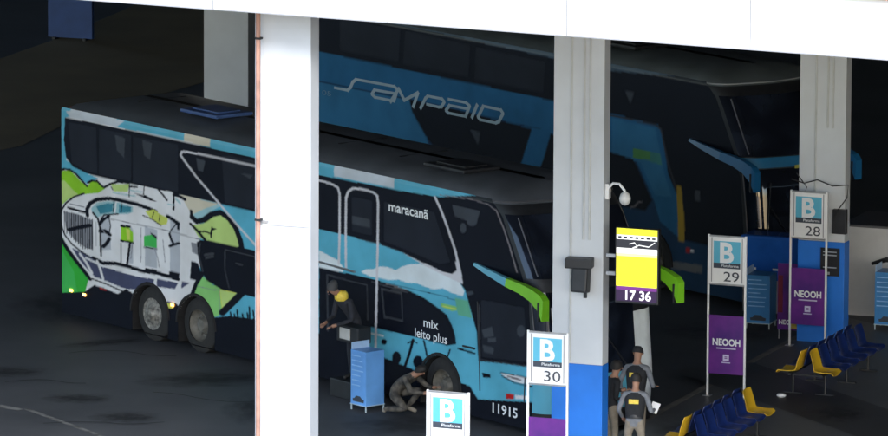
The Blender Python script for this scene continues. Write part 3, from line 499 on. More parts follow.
def ucorner(z): return np.interp(z, [.35, 1, 2.4, 2.85, 3.8, 4.05, 4.2, 4.3], [14.3, 14.35, 14.2, 14.0, 13.45, 13.15, 12.8, 12.4])
def outline(z, off=0.0):
    ins = float(np.interp(z, [4.0, 4.06, 4.13, 4.20, 4.25, 4.29], [0, .015, .08, .24, .55, .95]))
    uc = float(ucorner(z)); rear = float(np.interp(z, [.35, 3, 4.0, 4.13, 4.2, 4.29], [0, .0, .12, .3, .6, 1.1]))
    rr = .42; y0, y1 = ins-off, W_-ins+off; pts = [(uc-.0, y0)]; fx = uc+rr
    for k in range(1, 7):
        a = k/6*math.pi/2; pts.append((uc+(rr+off)*math.sin(a), ins+rr*(1-math.cos(a))*1.0-off*math.cos(a)))
    n = 8; ya, yb = pts[-1][1], y1-(pts[-1][1]-y0)
    for k in range(1, n): 
        q = k/n; pts.append((fx+off+.16*math.sin(math.pi*q), ya+(yb-ya)*q))
    for k in range(6, 0, -1):
        a = k/6*math.pi/2; pts.append((uc+(rr+off)*math.sin(a), W_-ins-rr*(1-math.cos(a))+off*math.cos(a)))
    pts.append((uc, y1)); pts += [(rear+.12, y1), (rear+.03-off, y1-.12), (rear-off, y1-.4), (rear-off, y0+.4), (rear+.03-off, y0+.12), (rear+.12, y0)]
    return pts
NF = 1+6+7+6+1        # outline points that belong to the front
def wheel(parent, u, v, cover, side=-1):
    wt = bpy.data.objects.new('wheel', None); COL.objects.link(wt); wt.parent = parent; wt.location = (u, v, .52); s = side
    b = MB(); b.lathe([(.30, .02*s), (.40, .0), (.47, .0), (.51, -.03*s), (.52, -.08*s), (.52, -.24*s), (.47, -.28*s), (.3, -.28*s)], axis='Y', n=36); b.build('tyre', M_RUB, wt, True)
    b = MB()
    if cover: b.lathe([(.315, -.01*s), (.30, .015*s), (.26, .0*s), (.20, .02*s), (.12, .05*s), (.09, .10*s), (.001, .11*s)], axis='Y')
    else: b.lathe([(.315, -.01*s), (.29, .01*s), (.27, -.06*s), (.22, -.12*s), (.16, -.13*s), (.13, -.08*s), (.10, -.03*s), (.001, -.02*s)], axis='Y')
    for k in range(10):
        a = 2*math.pi*k/10; b.lathe([(.018, -.12*s), (.018, .03*s if cover else -.08*s), (.001, .035*s if cover else -.075*s)], c=(.18*math.cos(a), 0, .18*math.sin(a)), axis='Y', n=6)
    b.build('rim', M_CHROME if cover else M_RIM, wt, True)
def make_bus(name, label, group, loc, art, base, wheels, covers, shellm, frontm, bumperm, du, zs, farcorner, mirror_cols, mirror_pts):
    t = thing(name, label, 'bus', loc, R(-51.984), group); t.scale = (1, 1, zs)
    # painted near side
    zt = 4.06; nz = int((zt-.14)/du); nu = int(14.3/du); zz = np.linspace(.14, zt, nz+1); s = np.linspace(0, 1, nu+1)
    Z, S = np.meshgrid(zz, s, indexing='ij'); U = .11+S*(ucorner(Z)-.11)
    q = du/4; C = sum(paint(U+a, Z+b_, art, base) for a in (-q*1.4, q*1.4) for b_ in (-q, q))/4
    V = np.stack([U, np.interp(Z, [4.0, 4.06], [0, .015]), Z], -1).reshape(-1, 3)
    I = np.arange((nz+1)*(nu+1)).reshape(nz+1, nu+1)
    F = np.stack([I[:-1, :-1], I[:-1, 1:], I[1:, 1:], I[1:, :-1]], -1).reshape(-1, 4)
    cu = V[F, 0].mean(1); cz = V[F, 2].mean(1); keep = np.ones(len(F), bool)
    for wu in wheels: keep &= ~(((cu-wu)**2+(cz-.50)**2 < .57**2) | ((abs(cu-wu) < .57) & (cz < .50)))
    F = F[keep]
    me = bpy.data.meshes.new('side_panel'); me.vertices.add(len(V)); me.vertices.foreach_set('co', V.ravel())
    me.loops.add(len(F)*4); me.polygons.add(len(F)); me.loops.foreach_set('vertex_index', F.ravel().astype(np.int32)); me.polygons.foreach_set('loop_start', np.arange(0, len(F)*4, 4, dtype=np.int32))
    me.update(calc_edges=True); me.validate()
    at = me.color_attributes.new('livery', 'FLOAT_COLOR', 'POINT'); at.data.foreach_set('color', np.concatenate([C.reshape(-1, 3), np.ones((len(V), 1))], 1).ravel())
    me.materials.append(M_LIV); o = bpy.data.objects.new('side_panel', me); COL.objects.link(o); o.parent = t
    # shell
    lv = [.14, .30, .46, .72, .96, 1.12, 1.6, 2.1, 2.6, 2.78, 3.2, 3.6, 3.9, 4.0, 4.06, 4.13, 4.20, 4.25, 4.29]
    b = MB(); rings = [outline(z) for z in lv]; n = len(rings[0]); b.v = [(x, y, z) for z, r_ in zip(lv, rings) for x, y in r_]
    for i in range(len(lv)-1):
        for j in range(n):
            if j == n-1 and lv[i] < 4.05: continue
            k = (j+1) % n; zc = (lv[i]+lv[i+1])/2; front = j < NF-1
            mi = 1 if zc > 3.96 else (2 if front else 0)
            if front and 1.12 < zc < 3.96: mi = 5
            if front and zc < .46: mi = 3
            if front and farcorner and j >= NF-8 and .46 < zc < 2.3: mi = 4
            if front and 2.6 < zc < 2.78: mi = 4 if farcorner == 2 else 5
            b.f.append((i*n+j, i*n+k, (i+1)*n+k, (i+1)*n+j)); b.m.append(mi)
    b.f.append(tuple((len(lv)-1)*n+j for j in range(n))); b.m.append(1); b.f.append(tuple(range(n))[::-1]); b.m.append(3)
    b.build('body', [shellm, M_ROOF if farcorner == 1 else M_ROOF2, frontm, bumperm, mat('pale pillar '+base, (.72, .76, .77) if farcorner == 1 else (.02, .16, .32), .4), M_BLK], t, True, 50)
    for nm, za, zb, ja, jb in (('windshield', 1.14, 2.58, 1, NF-8), ('upper_windshield', 2.80, 3.84, 1, NF-2)):
        b = MB(); zl = np.linspace(za, zb, 7); k = jb-ja+1
        b.v = [(x, y, float(z)) for z in zl for x, y in outline(float(z), .008)[ja:jb+1]]
        for i in range(6):
            for j in range(k-1): b.f.append((i*k+j, i*k+j+1, (i+1)*k+j+1, (i+1)*k+j)); b.m.append(0)
        b.build(nm, M_GLASS, t, True)
    # pillar highlight between windscreen panes and wipers
    b = MB(); b.tube([(*outline(z, .02)[1], z) for z in (1.2, 1.8, 2.5)], .012, n=6); b.tube([(*outline(z, .012)[3], z) for z in (2.85, 3.3, 3.8)], .014, n=6); b.each('glass_seal', mat('seal grey', (.10, .10, .11), .4), t)
    for q_, (ja, jb) in enumerate(((8, 5), (12, 9))):
        b = MB(); p0 = outline(1.12, .04)[ja]; p1 = outline(1.9, .04)[jb]; b.tube([(*p0, 1.12), (*p1, 1.95)], [.015, .01], n=6); b.tube([(p1[0]+.01, p1[1]-.05, 1.45), (p1[0]-.02, p1[1]+.05, 2.35)], .012, n=6); b.build('wiper', M_BLK, t)
    tz = 4.02; b = MB(); b.tube([(*p, tz+.02) for p in outline(tz, .012)[0:NF]], .014, n=6); b.build('roof_rim_line', mat('painted rim highlight', (.30, .32, .34), .25) if farcorner == 2 else mat('dark rim line', (.09, .09, .10), .3), t)  # tube along the roof rim; the pale one paints its highlight in colour
    # wheel wells and wheels
    for wu in wheels:
        b = MB(); k = 16; vs = []
        arc = [(wu-.57, .14)] + [(wu+.57*math.cos(a), .50+.57*math.sin(a)) for a in [math.pi-math.pi*i/k for i in range(k+1)]] + [(wu+.57, .14)]
        for x, z in arc: vs += [(x, .0, z), (x, .75, z)]
        fs = [(2*i, 2*i+2, 2*i+3, 2*i+1) for i in range(len(arc)-1)] + [tuple(2*i+1 for i in range(len(arc)))]
        b.add(vs, fs); lip = []; m_ = len(arc)-2                            # flared rubber lip
        for x, z in arc[1:-1]:
            d = Vector((x-wu, 0, z-.50)).normalized(); lip += [(x, -.03, z), (x+d.x*.045, -.03, z+d.z*.045), (x+d.x*.055, .0, z+d.z*.055), (x, .01, z)]
        b.add(lip, [(4*i+j, 4*i+4+j, 4*i+4+(j+1) % 4, 4*i+(j+1) % 4) for i in range(m_-1) for j in range(4)])
        b.build('wheel_arch', M_WELL, t)
    for wu, cv in zip(wheels, covers): wheel(t, wu, .07, cv)
    for wu in wheels: wheel(t, wu, W_-.07, False, 1)
    # mirrors: a tapering arm that sweeps forward and drops into the mirror head
    FO = .22 if farcorner == 1 else -.26
    for near in (True, False):
        b = MB(); pts = mirror_pts; rings = []
        for k, (u, z, hh, ww) in enumerate(pts):
            v = -.02-.22*min(1, k/3.) if near else W_+.02+FO*min(1, k/3.)
            rings.append([(u, v-ww, z-hh), (u, v+ww, z-hh), (u+.02, v+ww*.8, z+hh), (u+.02, v-ww*.8, z+hh)])
        vs = [p for r_ in rings for p in r_]; N = len(rings)
        for i in range(N-1):
            mi = 0 if i < mirror_cols[2] else 1
            b.add([vs[4*i+j] for j in range(8)], [(j, (j+1) % 4, 4+(j+1) % 4, 4+j) for j in range(4)], mi)
        b.add(rings[0], [(0, 1, 2, 3)], 0); b.add(rings[-1], [(3, 2, 1, 0)], 1)
        mo = b.build('mirror', [mirror_cols[0], mirror_cols[1]], t, True, 60)
        u, z, hh, ww = pts[-1]; v = (-.24 if near else W_+.02+FO)
        b = MB(); b.box((u-.09, v, z-.02), (.04, .20, .34), bev=.01); b.build('mirror_glass', M_BLK, mo)
    return t
teal = mat('teal paint', (.12, .43, .57), .3, .06, 2); lime = mat('lime paint', (.20, .55, .02), .35, .08, 2)
navy = mat('navy paint', (.010, .045, .11), .3, .1, 2); bblue = mat('bus blue', (.012, .13, .30), .35, .1, 2)
BYAW = R(-51.984); ub = Vector((math.cos(BYAW), math.sin(BYAW), 0)); vb = Vector((-math.sin(BYAW), math.cos(BYAW), 0)); B0 = Vector((-7.274, 132.765, 0))
MP = [(12.70, 2.86, .025, .03), (13.1, 2.81, .045, .04), (13.5, 2.77, .06, .045), (13.9, 2.73, .072, .055), (14.3, 2.68, .085, .065), (14.62, 2.61, .105, .08), (14.86, 2.50, .14, .09), (14.96, 2.37, .18, .085)]
bus1 = make_bus('coach', 'double deck coach with teal, white and lime graffiti livery on its side', 'double deck coaches', B0, ART1, 'T', (2.96, 4.42, 11.72), (True, False, False), teal, teal, mat('black bumper', (.012, .012, .014), .45), .02, 1.0, 1, (teal, lime, 3), MP)
MP2 = [(u, z+.08, h, w_) for u, z, h, w_ in MP]
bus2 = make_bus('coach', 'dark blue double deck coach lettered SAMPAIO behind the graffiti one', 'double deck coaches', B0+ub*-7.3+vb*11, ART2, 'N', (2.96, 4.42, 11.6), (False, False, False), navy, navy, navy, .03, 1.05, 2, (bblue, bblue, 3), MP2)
# fittings of the graffiti coach
def roofz(v): return float(np.interp(v, [0, .015, .08, .24, .55, .95], [4.0, 4.06, 4.13, 4.20, 4.25, 4.29]))
def hatch(t, u, v, m_, L=1.15, wv=.85):
    b = MB(); b.box((u, v, roofz(v)+.05), (L, wv, .07), bev=.03); b.box((u, v, roofz(v)+.095), (L*.7, wv*.6, .03), bev=.012); return b.build('roof_hatch', m_, t)
hatch(bus1, 3.75, .95, mat('blue hatch', (.05, .10, .26), .45, .1, 3)); hatch(bus1, 11.3, .80, mat('dark hatch', (.02, .021, .025), .35))
for u in (1.6, 5.6, 7.8, 9.6):
    b = MB(); b.box((u, 1.27, 4.285), (.03, 1.1, .012)); b.build('roof_seam', M_BLK, bus1)
b = MB(); b.box((.32, .16, 4.04), (.16, .12, .07), bev=.02); b.build('clearance_lamp', mat('red lamp', (.45, .02, .02), .4, emit=((1, .05, .05), .25)), bus1)
for u, z in ((.42, .60), (.85, .58), (3.68, .80)):
    b = MB(); b.box((u, -.012, z), (.09, .02, .05), bev=.006); b.build('marker_lamp', mat('amber lamp', (.8, .3, .05), .4, emit=((1, .42, .08), 3)), bus1)
X = (1, 0, 0); ZZ = (0, 0, 1)
text('maracanã', .25, (10.23, -.004, 3.46), X, ZZ, M_LETW, bus1, width=1.14, bold=.02)
text('mix', .23, (11.25, -.004, 1.53), X, ZZ, M_LETW, bus1, width=.42, bold=.008); text('leito plus', .23, (11.0, -.004, 1.31), X, ZZ, M_LETW, bus1, width=.93, bold=.008)
text('11915', .24, (13.22, -.004, .30), X, ZZ, M_LETW, bus1, width=.70, bold=.02)
# door frame, handle, skirt rail
b = MB(); P = lambda a: [(u, -.006, z) for u, z in a]
b.tube(P([(12.86, .62), (12.84, 1.2), (12.78, 2.2)]), .012, n=6); b.tube(P([(14.1, .62), (14.12, 1.05)]), .012, n=6); b.each('door_seal', M_BLK, bus1)
b = MB(); b.box((12.55, -.015, 1.35), (.34, .03, .035), bev=.008); b.build('door_handle', M_BLK, bus1)
# open compartment beside the standing person
b = MB(); b.tube([(8.05, -.02, 2.26), (9.25, -.02, 2.22)], .02, n=6); b.tube([(8.05, -.02, 2.26), (8.05, -.02, .62)], .02, n=6); b.each('door_frame', M_STEEL, bus1)
# fittings of the blue coach
def sampaio(t):
    L = [[(1.4, 2.71), (1.84, 2.71), (1.94, 2.79), (2.01, 2.9), (2.12, 2.97), (3.2, 2.98), (3.39, 2.98), (3.5, 2.93), (3.43, 2.77), (3.38, 2.68), (2.76, 2.68), (2.65, 2.73), (2.74, 2.83), (3.44, 2.84)], [(3.27, 2.65), (3.54, 2.95), (3.73, 2.74), (4.18, 2.95), (4.02, 2.64)], [(4.26, 2.64), (4.42, 2.86), (4.5, 2.92), (4.96, 2.92), (5.04, 2.87), (4.95, 2.76), (4.86, 2.74), (4.47, 2.75)], [(5.17, 2.94), (5.74, 2.94), (5.86, 2.89), (5.73, 2.66), (5.17, 2.66), (5.09, 2.7), (5.21, 2.82), (5.81, 2.82)], [(5.93, 2.66), (6.1, 2.94)], [(6.3, 2.94), (6.86, 2.93), (6.93, 2.87), (6.8, 2.69), (6.7, 2.65), (6.2, 2.65), (6.13, 2.7), (6.3, 2.94)]]
    b = MB()
    for s in L:
        for i in range(len(s)-1):
            a = Vector((s[i][0], 0, s[i][1]/1.05)); c = Vector((s[i+1][0], 0, s[i+1][1]/1.05)); d = (c-a).normalized(); w_ = .026+.018*abs(d.z); n_ = Vector((-d.z, 0, d.x))*w_
            a = a-d*.02; c = c+d*.02
            b.add([(p.x, -.005-.0002*i, p.z) for p in (a-n_, c-n_, c+n_, a+n_)], [(0, 1, 2, 3)])
    b.build('lettering', mat('pale blue lettering', (.34, .44, .50), .5), t)
sampaio(bus2)
text('05', .13, (.98, -.004, 2.40), X, ZZ, mat('faint lettering', (.12, .22, .30), .5), bus2, width=.3)
hatch(bus2, 9.9, .85, M_BLK); hatch(bus2, 4.0, .9, M_BLK)
b = MB(); b.tube([(14.86, .7, 2.02), (15.0, 1.1, 2.08), (15.0, 1.7, 1.9)], [.02, .025, .02], n=8); b.build('grab_bar', mat('pale bar', (.4, .42, .42), .4), bus2)
b = MB(); b.box((15.0, .75, 2.66), (.02, .16, .06)); b.build('marker_lamp', mat('yellow lamp', (.5, .45, .08), .4), bus2)

# ---------------------------------------------------------------- people
SKIN = mat('skin', (.32, .17, .11), .6, .1, 8)
def skin_mesh(name, J, E, sub=2):
    me = bpy.data.meshes.new(name); names = list(J); me.from_pydata([J[k][0] for k in names], [(names.index(a), names.index(b)) for a, b in E], []); me.update()
    o = bpy.data.objects.new(name, me); COL.objects.link(o)
    md = o.modifiers.new('s', 'SKIN'); md.use_smooth_shade = True; sv = me.skin_vertices[0].data
    for i, k in enumerate(names): r_ = J[k][1]; r_ = r_ if isinstance(r_, tuple) else (r_, r_); sv[i].radius = r_; sv[i].use_root = (k == names[0])
    md2 = o.modifiers.new('u', 'SUBSURF'); md2.levels = sub; md2.render_levels = sub
    dg = bpy.context.evaluated_depsgraph_get(); dg.update(); m2 = bpy.data.meshes.new_from_object(o.evaluated_get(dg)); bpy.data.objects.remove(o); bpy.data.meshes.remove(me)
    return m2
def person(label, loc, rz, J, mats, extras, scale=1.0):
    """J: joints (pelvis first) -> (pos, radius); mats: shirt, trousers, boots; face looks along +y of the local frame unless J['_look'] is given"""
    look = Vector(J.pop('_look', (0, 1, 0))).normalized()
    E = [('pelvis', 'waist'), ('waist', 'chest'), ('chest', 'neck'), ('neck', 'skull'), ('skull', 'crown')]
    for s in 'lr': E += [('chest', 'sh'+s), ('sh'+s, 'el'+s), ('el'+s, 'wr'+s), ('wr'+s, 'pa'+s), ('pelvis', 'hp'+s), ('hp'+s, 'kn'+s), ('kn'+s, 'an'+s), ('an'+s, 'to'+s)]
    me = skin_mesh('person', J, E); me.name = 'person'
    bm = bmesh.new(); bm.from_mesh(me)
    def seg(p, a, b):
        a = Vector(a); b = Vector(b); d = b-a; t_ = max(0, min(1, (p-a).dot(d)/max(1e-9, d.length_squared))); return (p-a-d*t_).length
    zone = {'skull': 0, 'crown': 0, 'pa': 0, 'to': 3, 'hp': 2, 'kn': 2, 'an': 2}
    for f in bm.faces:
        c = f.calc_center_median(); best = (9, 1)
        for a, b_ in E:
            k = b_[:-1] if b_[:2] in ('sh', 'el', 'wr', 'pa', 'hp', 'kn', 'an', 'to') else b_
            rad = J[b_][1]; rad = rad[0] if isinstance(rad, tuple) else rad
            d = seg(c, J[a][0], J[b_][0])-rad*.6
            z_ = zone.get(k, 1)
            if d < best[0]: best = (d, z_)
        f.material_index = best[1]
    # face features and fingers, joined to the same continuous body mesh
    head = Vector(J['skull'][0]); upv = (Vector(J['crown'][0])-head).normalized(); sidev = look.cross(upv).normalized(); hr = .078
    def blob(p, r_, mi, sc_=(1, 1, 1)):
        q = bmesh.ops.create_icosphere(bm, subdivisions=1, radius=r_)
        for v in q['verts']: v.co = Vector((v.co.x*sc_[0], v.co.y*sc_[1], v.co.z*sc_[2]))+p
        for f in {f for v in q['verts'] for f in v.link_faces}: f.material_index = mi; f.smooth = True
    mid = head+upv*.02
    blob(mid+look*(hr+.012)-upv*.01, .016, 0, (.8, .8, 1.4))
    for s in (-1, 1):
        blob(mid+look*(hr-.004)+sidev*.03*s+upv*.02, .010, 3); blob(mid+sidev*s*hr*.98, .022, 0, (.5, .7, 1.3))
    blob(mid+look*(hr-.004)-upv*.055, .014, 4, (1.4, .5, .5))
    for s in 'lr':
        wr = Vector(J['wr'+s][0]); pa = Vector(J['pa'+s][0]); d = (pa-wr).normalized(); sd_ = d.cross(Vector((0, 0, 1))); sd_ = Vector((1, 0, 0)) if sd_.length < .1 else sd_.normalized(); dn = d.cross(sd_).normalized()
        for k, L in enumerate((.062, .075, .070, .055, .05)):
            thumb = k == 4; o_ = pa+d*.02+sd_*(.027-.018*k) if not thumb else pa-d*.02+sd_*.035
            dd = d if not thumb else (d+sd_*.9).normalized(); p1 = o_+dd*L*.55; p2 = p1+(dd*.75+dn*.5).normalized()*L*.5
            tb = MB(); tb.tube([o_-dd*.01, p1, p2], [.0095, .0088, .006], n=6); vs = [bm.verts.new(v) for v in tb.v]
            for f in tb.f:
                try: ff = bm.faces.new([vs[i] for i in f]); ff.material_index = 0; ff.smooth = True
                except ValueError: pass
    bm.to_mesh(me); bm.free()
    idx = [p.material_index for p in me.polygons]
    me.materials.clear()
    for q in (SKIN, mats[0], mats[1], mats[2], mat('lips', (.25, .09, .07), .5)): me.materials.append(q)
    me.polygons.foreach_set('material_index', idx)
    o = bpy.data.objects.new('person', me); COL.objects.link(o); o.location = loc; o.rotation_euler = (0, 0, rz); o.scale = (scale,)*3
    tag(o, label, 'person')
    # hair or cap
    kind, hm = extras['head']; b = MB(); prof = [(.001, .115), (.05, .108), (.078, .08), (.094, .03), (.095, -.01)] + ([(.090, -.05)] if kind == 'hair' else [])
    vs = []; n = 18
    for r_, h in prof:
        for j in range(n):
            a = 2*math.pi*j/n; lift = 0
            dirv = look*math.cos(a)*1.08+sidev*math.sin(a)
            hh = h+(.055*max(0, math.cos(a)) if h < 0.0 and kind == 'hair' else 0)
            vs.append(mid+dirv*r_+upv*(hh+.015)-look*.006)
    b.add(vs, [(i*n+j, i*n+(j+1) % n, (i+1)*n+(j+1) % n, (i+1)*n+j) for i in range(len(prof)-1) for j in range(n)])
    if kind == 'cap': b.prism([(-.07, .07), (.07, .07), (.05, .16), (-.05, .16)], mid+upv*.022, sidev, look, .012)
    b.build('cap' if kind == 'cap' else 'hair', hm, o, True, 60)
    if 'vest' in extras:
        vm, pm = extras['vest']; a = Vector(J['waist'][0]); c = Vector(J['chest'][0]); axis = (c-a).normalized(); fl = look-axis*look.dot(axis); fl.normalize(); sl = fl.cross(axis).normalized()
        b = MB(); prof = [(-.06, .150, .105), (.0, .158, .115), (.12, .172, .125), (.24, .180, .130), (.32, .150, .115), (.36, .09, .085)]; n = 20; vs = []
        for h, rx, ry in prof:
            for j in range(n):
                q = 2*math.pi*j/n; cx_ = abs(math.cos(q))**.75*(1 if math.cos(q) > 0 else -1); sy_ = abs(math.sin(q))**.8*(1 if math.sin(q) > 0 else -1)
                vs.append(a+axis*h+sl*rx*cx_+fl*ry*sy_)
        b.add(vs, [(i*n+j, i*n+(j+1) % n, (i+1)*n+(j+1) % n, (i+1)*n+j) for i in range(len(prof)-1) for j in range(n)]); v_ = b.build('vest', vm, o, True, 60)
        for o_ in (a-fl*.135, a+fl*.125):
            b = MB(); b.prism([(-.085, .16), (.085, .16), (.085, .235), (-.085, .235)], o_, sl, axis, .012); b.build('reflective_patch', pm, v_)
        b = MB(); b.lathe([(.165, -.02), (.17, .0), (.17, .04), (.165, .06)], c=(0, 0, 0), n=20); b.v = [tuple(a+axis*(z-.07)+sl*x*.93+fl*y*.66) for x, y, z in b.v]; b.build('belt', M_BLK, o, True)
    return o
def standing(lean=0, armr=(.30, .16, 1.05), arml=(-.28, .10, .95), elr=(.27, -.02, 1.12), ell=(-.27, -.04, 1.14), spread=.11, headlook=(0, 1, -.35), hd=0):
    J = {'pelvis': ((0, 0, .95), (.13, .10)), 'waist': ((0, .01, 1.08), (.13, .095)), 'chest': ((0, .02+lean, 1.34), (.15, .10)), 'neck': ((0, .03+lean*1.3, 1.50), .052), 'skull': ((0, .06+lean*1.6+hd, 1.60), (.072, .082)), 'crown': ((0, .065+lean*1.6+hd, 1.69), (.068, .078))}
    for s, k in (('l', -1), ('r', 1)):
        J['sh'+s] = ((.18*k, .02+lean, 1.41), .058); J['hp'+s] = ((.10*k, 0, .88), .085); J['kn'+s] = ((spread*k, .03, .50), .058); J['an'+s] = ((spread*1.1*k, -.02, .09), .042); J['to'+s] = ((spread*1.3*k, .14, .035), .034)
    J['elr'] = (elr, .042); J['ell'] = (ell, .042); J['wrr'] = (armr, .030); J['wrl'] = (arml, .030)
    for s, e, w_ in (('r', elr, armr), ('l', ell, arml)):
        d = (Vector(w_)-Vector(e)).normalized(); J['pa'+s] = (tuple(Vector(w_)+d*.075), (.036, .018))
    J['_look'] = headlook; return J
GREYS = mat('grey shirt cloth', (.16, .17, .19), .9, .15, 12); BEIGE = mat('beige trousers cloth', (.21, .18, .14), .9, .15, 12); BOOT = mat('black boots', (.015, .015, .015), .6)
VEST = mat('black vest cloth', (.012, .013, .016), .85, .3, 14); YEL = mat('yellow patch', (.70, .52, .06), .6, .2, 30); HAIR = mat('dark hair', (.012, .010, .009), .7)
DARKC = mat('dark navy cloth', (.018, .020, .028), .9, .3, 14); CAMO = mat('grey brown work cloth', (.030, .028, .026), .9, .3, 9, col2=(.10, .09, .075), thresh=(.4, .6))
pA = person('officer in grey shirt, black cap and black vest, farther of the two by the pillar', (3.30, 119.95, PZ), R(-20), standing(lean=.02, armr=(.24, .24, 1.06), elr=(.29, .02, 1.10)), (GREYS, BEIGE, BOOT), {'head': ('cap', VEST), 'vest': (VEST, YEL)}, 1.03)
pB = person('officer in black vest and beige trousers holding a white paper, back to us', (3.22, 117.75, PZ), R(-12), standing(lean=.03, armr=(.30, .20, 1.12), elr=(.29, -.03, 1.12), arml=(-.24, .16, .98), spread=.13), (GREYS, BEIGE, BOOT), {'head': ('hair', HAIR), 'vest': (VEST, YEL)}, 1.0)
pC = person('person in black top and beige trousers half hidden by the blue based pillar', (2.86, 119.0, PZ), R(-70), standing(lean=.02, armr=(.26, .26, 1.15), arml=(-.2, .27, 1.18), headlook=(.1, 1, -.1)), (VEST, BEIGE, BOOT), {'head': ('hair', HAIR)}, 1.0)
pp = thing('paper', 'small white paper held by the officer in the black vest', 'paper', (3.56, 117.88, 1.27), R(-20)); b = MB(); b.box((0, 0, 0), (.14, .012, .19), rx=R(-30), ry=R(15)); b.build('sheet', M_WHITE, pp)
# standing attendant in the open bay of the graffiti coach
lp = B0+ub*9.62+vb*-.28
pD = person('person in dark clothes with a yellow collar at the open bus bay', (lp.x, lp.y, .335), R(38+90), standing(lean=.22, hd=.08, armr=(.16, .50, 1.02), elr=(.26, .26, 1.10), arml=(-.14, .52, 1.02), ell=(-.26, .26, 1.10), headlook=(.1, 1, -.5)), (DARKC, DARKC, BOOT), {'head': ('hair', mat('grey hair', (.05, .05, .052), .8))}, 1.06)
b = MB(); b.lathe([(.085, -.09), (.115, -.06), (.12, .0), (.105, .05), (.07, .08)], c=(-.02, .31, 1.49), n=16); b.build('yellow_collar', YEL, pD, True)
b = MB(); b.box((9.6, -.24, .165), (1.0, .44, .33), bev=.02); b.build('entry_step', M_BLK, bus1)
bx = thing('parcel', 'dark box with a white label held at the open bus bay', 'box', (lp.x-.02, lp.y-.42, 1.12), BYAW)
b = MB(); b.box((0, 0, .14), (.62, .30, .30), bev=.02); b.build('case', M_BLK, bx); b = MB(); b.box((-.06, -.155, .15), (.30, .012, .20)); b.build('white_label', mat('dull white label', (.42, .42, .40), .6), bx)
# mechanic crouched at the front wheel
fl = {'pelvis': ((0, -.05, .40), (.14, .11)), 'waist': ((0, .06, .52), (.14, .11)), 'chest': ((0, .28, .68), (.16, .11)), 'neck': ((0, .40, .76), .055), 'skull': ((0, .49, .80), (.074, .082)), 'crown': ((0, .54, .87), (.07, .078)),
 'shl': ((-.18, .30, .68), .062), 'ell': ((-.24, .50, .50), .046), 'wrl': ((-.14, .70, .52), .032), 'pal': ((-.12, .77, .54), (.036, .02)), 'shr': ((.18, .30, .68), .062), 'elr': ((.25, .48, .48), .046), 'wrr': ((.14, .68, .46), .032), 'par': ((.12, .75, .48), (.036, .02)),
 'hpl': ((-.11, -.02, .36), .10), 'knl': ((-.20, .38, .44), .068), 'anl': ((-.16, .12, .10), .048), 'tol': ((-.19, .30, .04), .038), 'hpr': ((.11, -.02, .36), .10), 'knr': ((.20, .34, .14), .068), 'anr': ((.16, -.12, .10), .048), 'tor': ((.16, -.18, .035), .038), '_look': (0, 1, -.3)}
lp = B0+ub*11.15+vb*-.46
pE = person('mechanic in mottled grey work clothes crouching at the front wheel of the graffiti bus', (lp.x-.05, lp.y, 0), BYAW+R(-90+18), fl, (CAMO, CAMO, mat('dusty boots', (.22, .20, .17), .9)), {'head': ('hair', HAIR)}, 1.0)

# ---------------------------------------------------------------- platform signs
BLUEG = mat('sign blue', (.10, .42, .58), .5, .12, 1.2); DSTRIP = mat('sign dark strip', (.04, .05, .07), .5); PURP = mat('purple poster', (.055, .012, .16), .45, .2, 1.4, col2=(.16, .02, .24), thresh=(.35, .65))
NUMD = mat('dark numeral', (.05, .055, .07), .5)
def sign(num, x, y, label, z0, blank=False, extra=False):
    s = thing('platform_sign', label, 'sign', (x, y, z0), FYAW, 'platform signs'); Hh = 2.92; hw = .345
    for k in (-1, 1):
        b = MB(); b.box((k*hw, 0, Hh/2), (.035, .035, Hh), bev=.004); b.build('post', M_WHITE, s)
        b = MB(); b.box((k*hw, 0, .008), (.14, .14, .016)); b.build('base_plate', M_STEEL, s)
    b = MB(); b.box((0, 0, 2.47), (2*hw-.036, .03, .88), bev=.004); bd = b.build('board', M_WHITE, s)
    b = MB(); b.box((0, 0, 2.895), (2*hw-.036, .032, .028)).box((0, 0, 2.03), (2*hw+.03, .034, .03)); b.each('rail', M_STEEL, s)
    b = MB(); b.box((0, -.018, 2.61), (.50, .008, .40)); b.build('blue_field', BLUEG, bd)
    b = MB(); b.box((0, -.019, 2.37), (.50, .008, .095)); b.build('dark_strip', DSTRIP, bd)
    b = MB(); b.box((-.285, -.018, 2.47), (.015, .006, .80)).box((.285, -.018, 2.47), (.015, .006, .80)); b.each('inner_frame', mat('mid grey', (.25, .25, .26), .5), bd)
    text('B', .50, (-.13, -.022, 2.435), X, ZZ, M_LETW, bd, width=.26, bold=.03, th=.002)
    text('Plataforma', .065, (-.10, -.023, 2.35), X, ZZ, M_LETW, bd, width=.32, th=.002, bold=.005)
    if num: text(num, .25, (-.06, -.018, 2.09), X, ZZ, NUMD, bd, width=.29, th=.002, bold=.004)
    b = MB(); b.box((0, .0, .94), (2*hw-.04, .022, 1.06 if not extra else 1.3), bev=.003); ad = b.build('advert_panel', PURP, s)
    text('NEOOH', .17, (-.255, -.012, .93), X, ZZ, M_LETW, ad, width=.52, bold=.03, th=.003)
    b = MB(); b.box((0, -.014, .875), (.36, .006, .022)).box((0, -.014, .71), (.11, .006, .11)).box((0, -.014, .62), (.16, .006, .018)); b.build('advert_mark', mat('lilac mark', (.55, .5, .68), .5), ad)
    b = MB(); b.box((0, -.018, .725), (.05, .004, .014)).box((0, -.018, .70), (.05, .004, .014)); b.build('advert_detail', PURP, ad)
    return s
sign('', .08, 110.2, 'washed out white platform sign at the bottom edge with no number to be seen', PZ)
sign('30', 1.72, 115.35, 'white framed platform sign reading B 30 in front of the blue pillar base', PZ)
sign('29', 5.03, 124.75, 'white framed platform sign reading B 29 above a purple poster', PZ)
s28 = sign('28', 6.72, 129.6, 'white framed platform sign reading B 28 beside the far pillar', PZ)
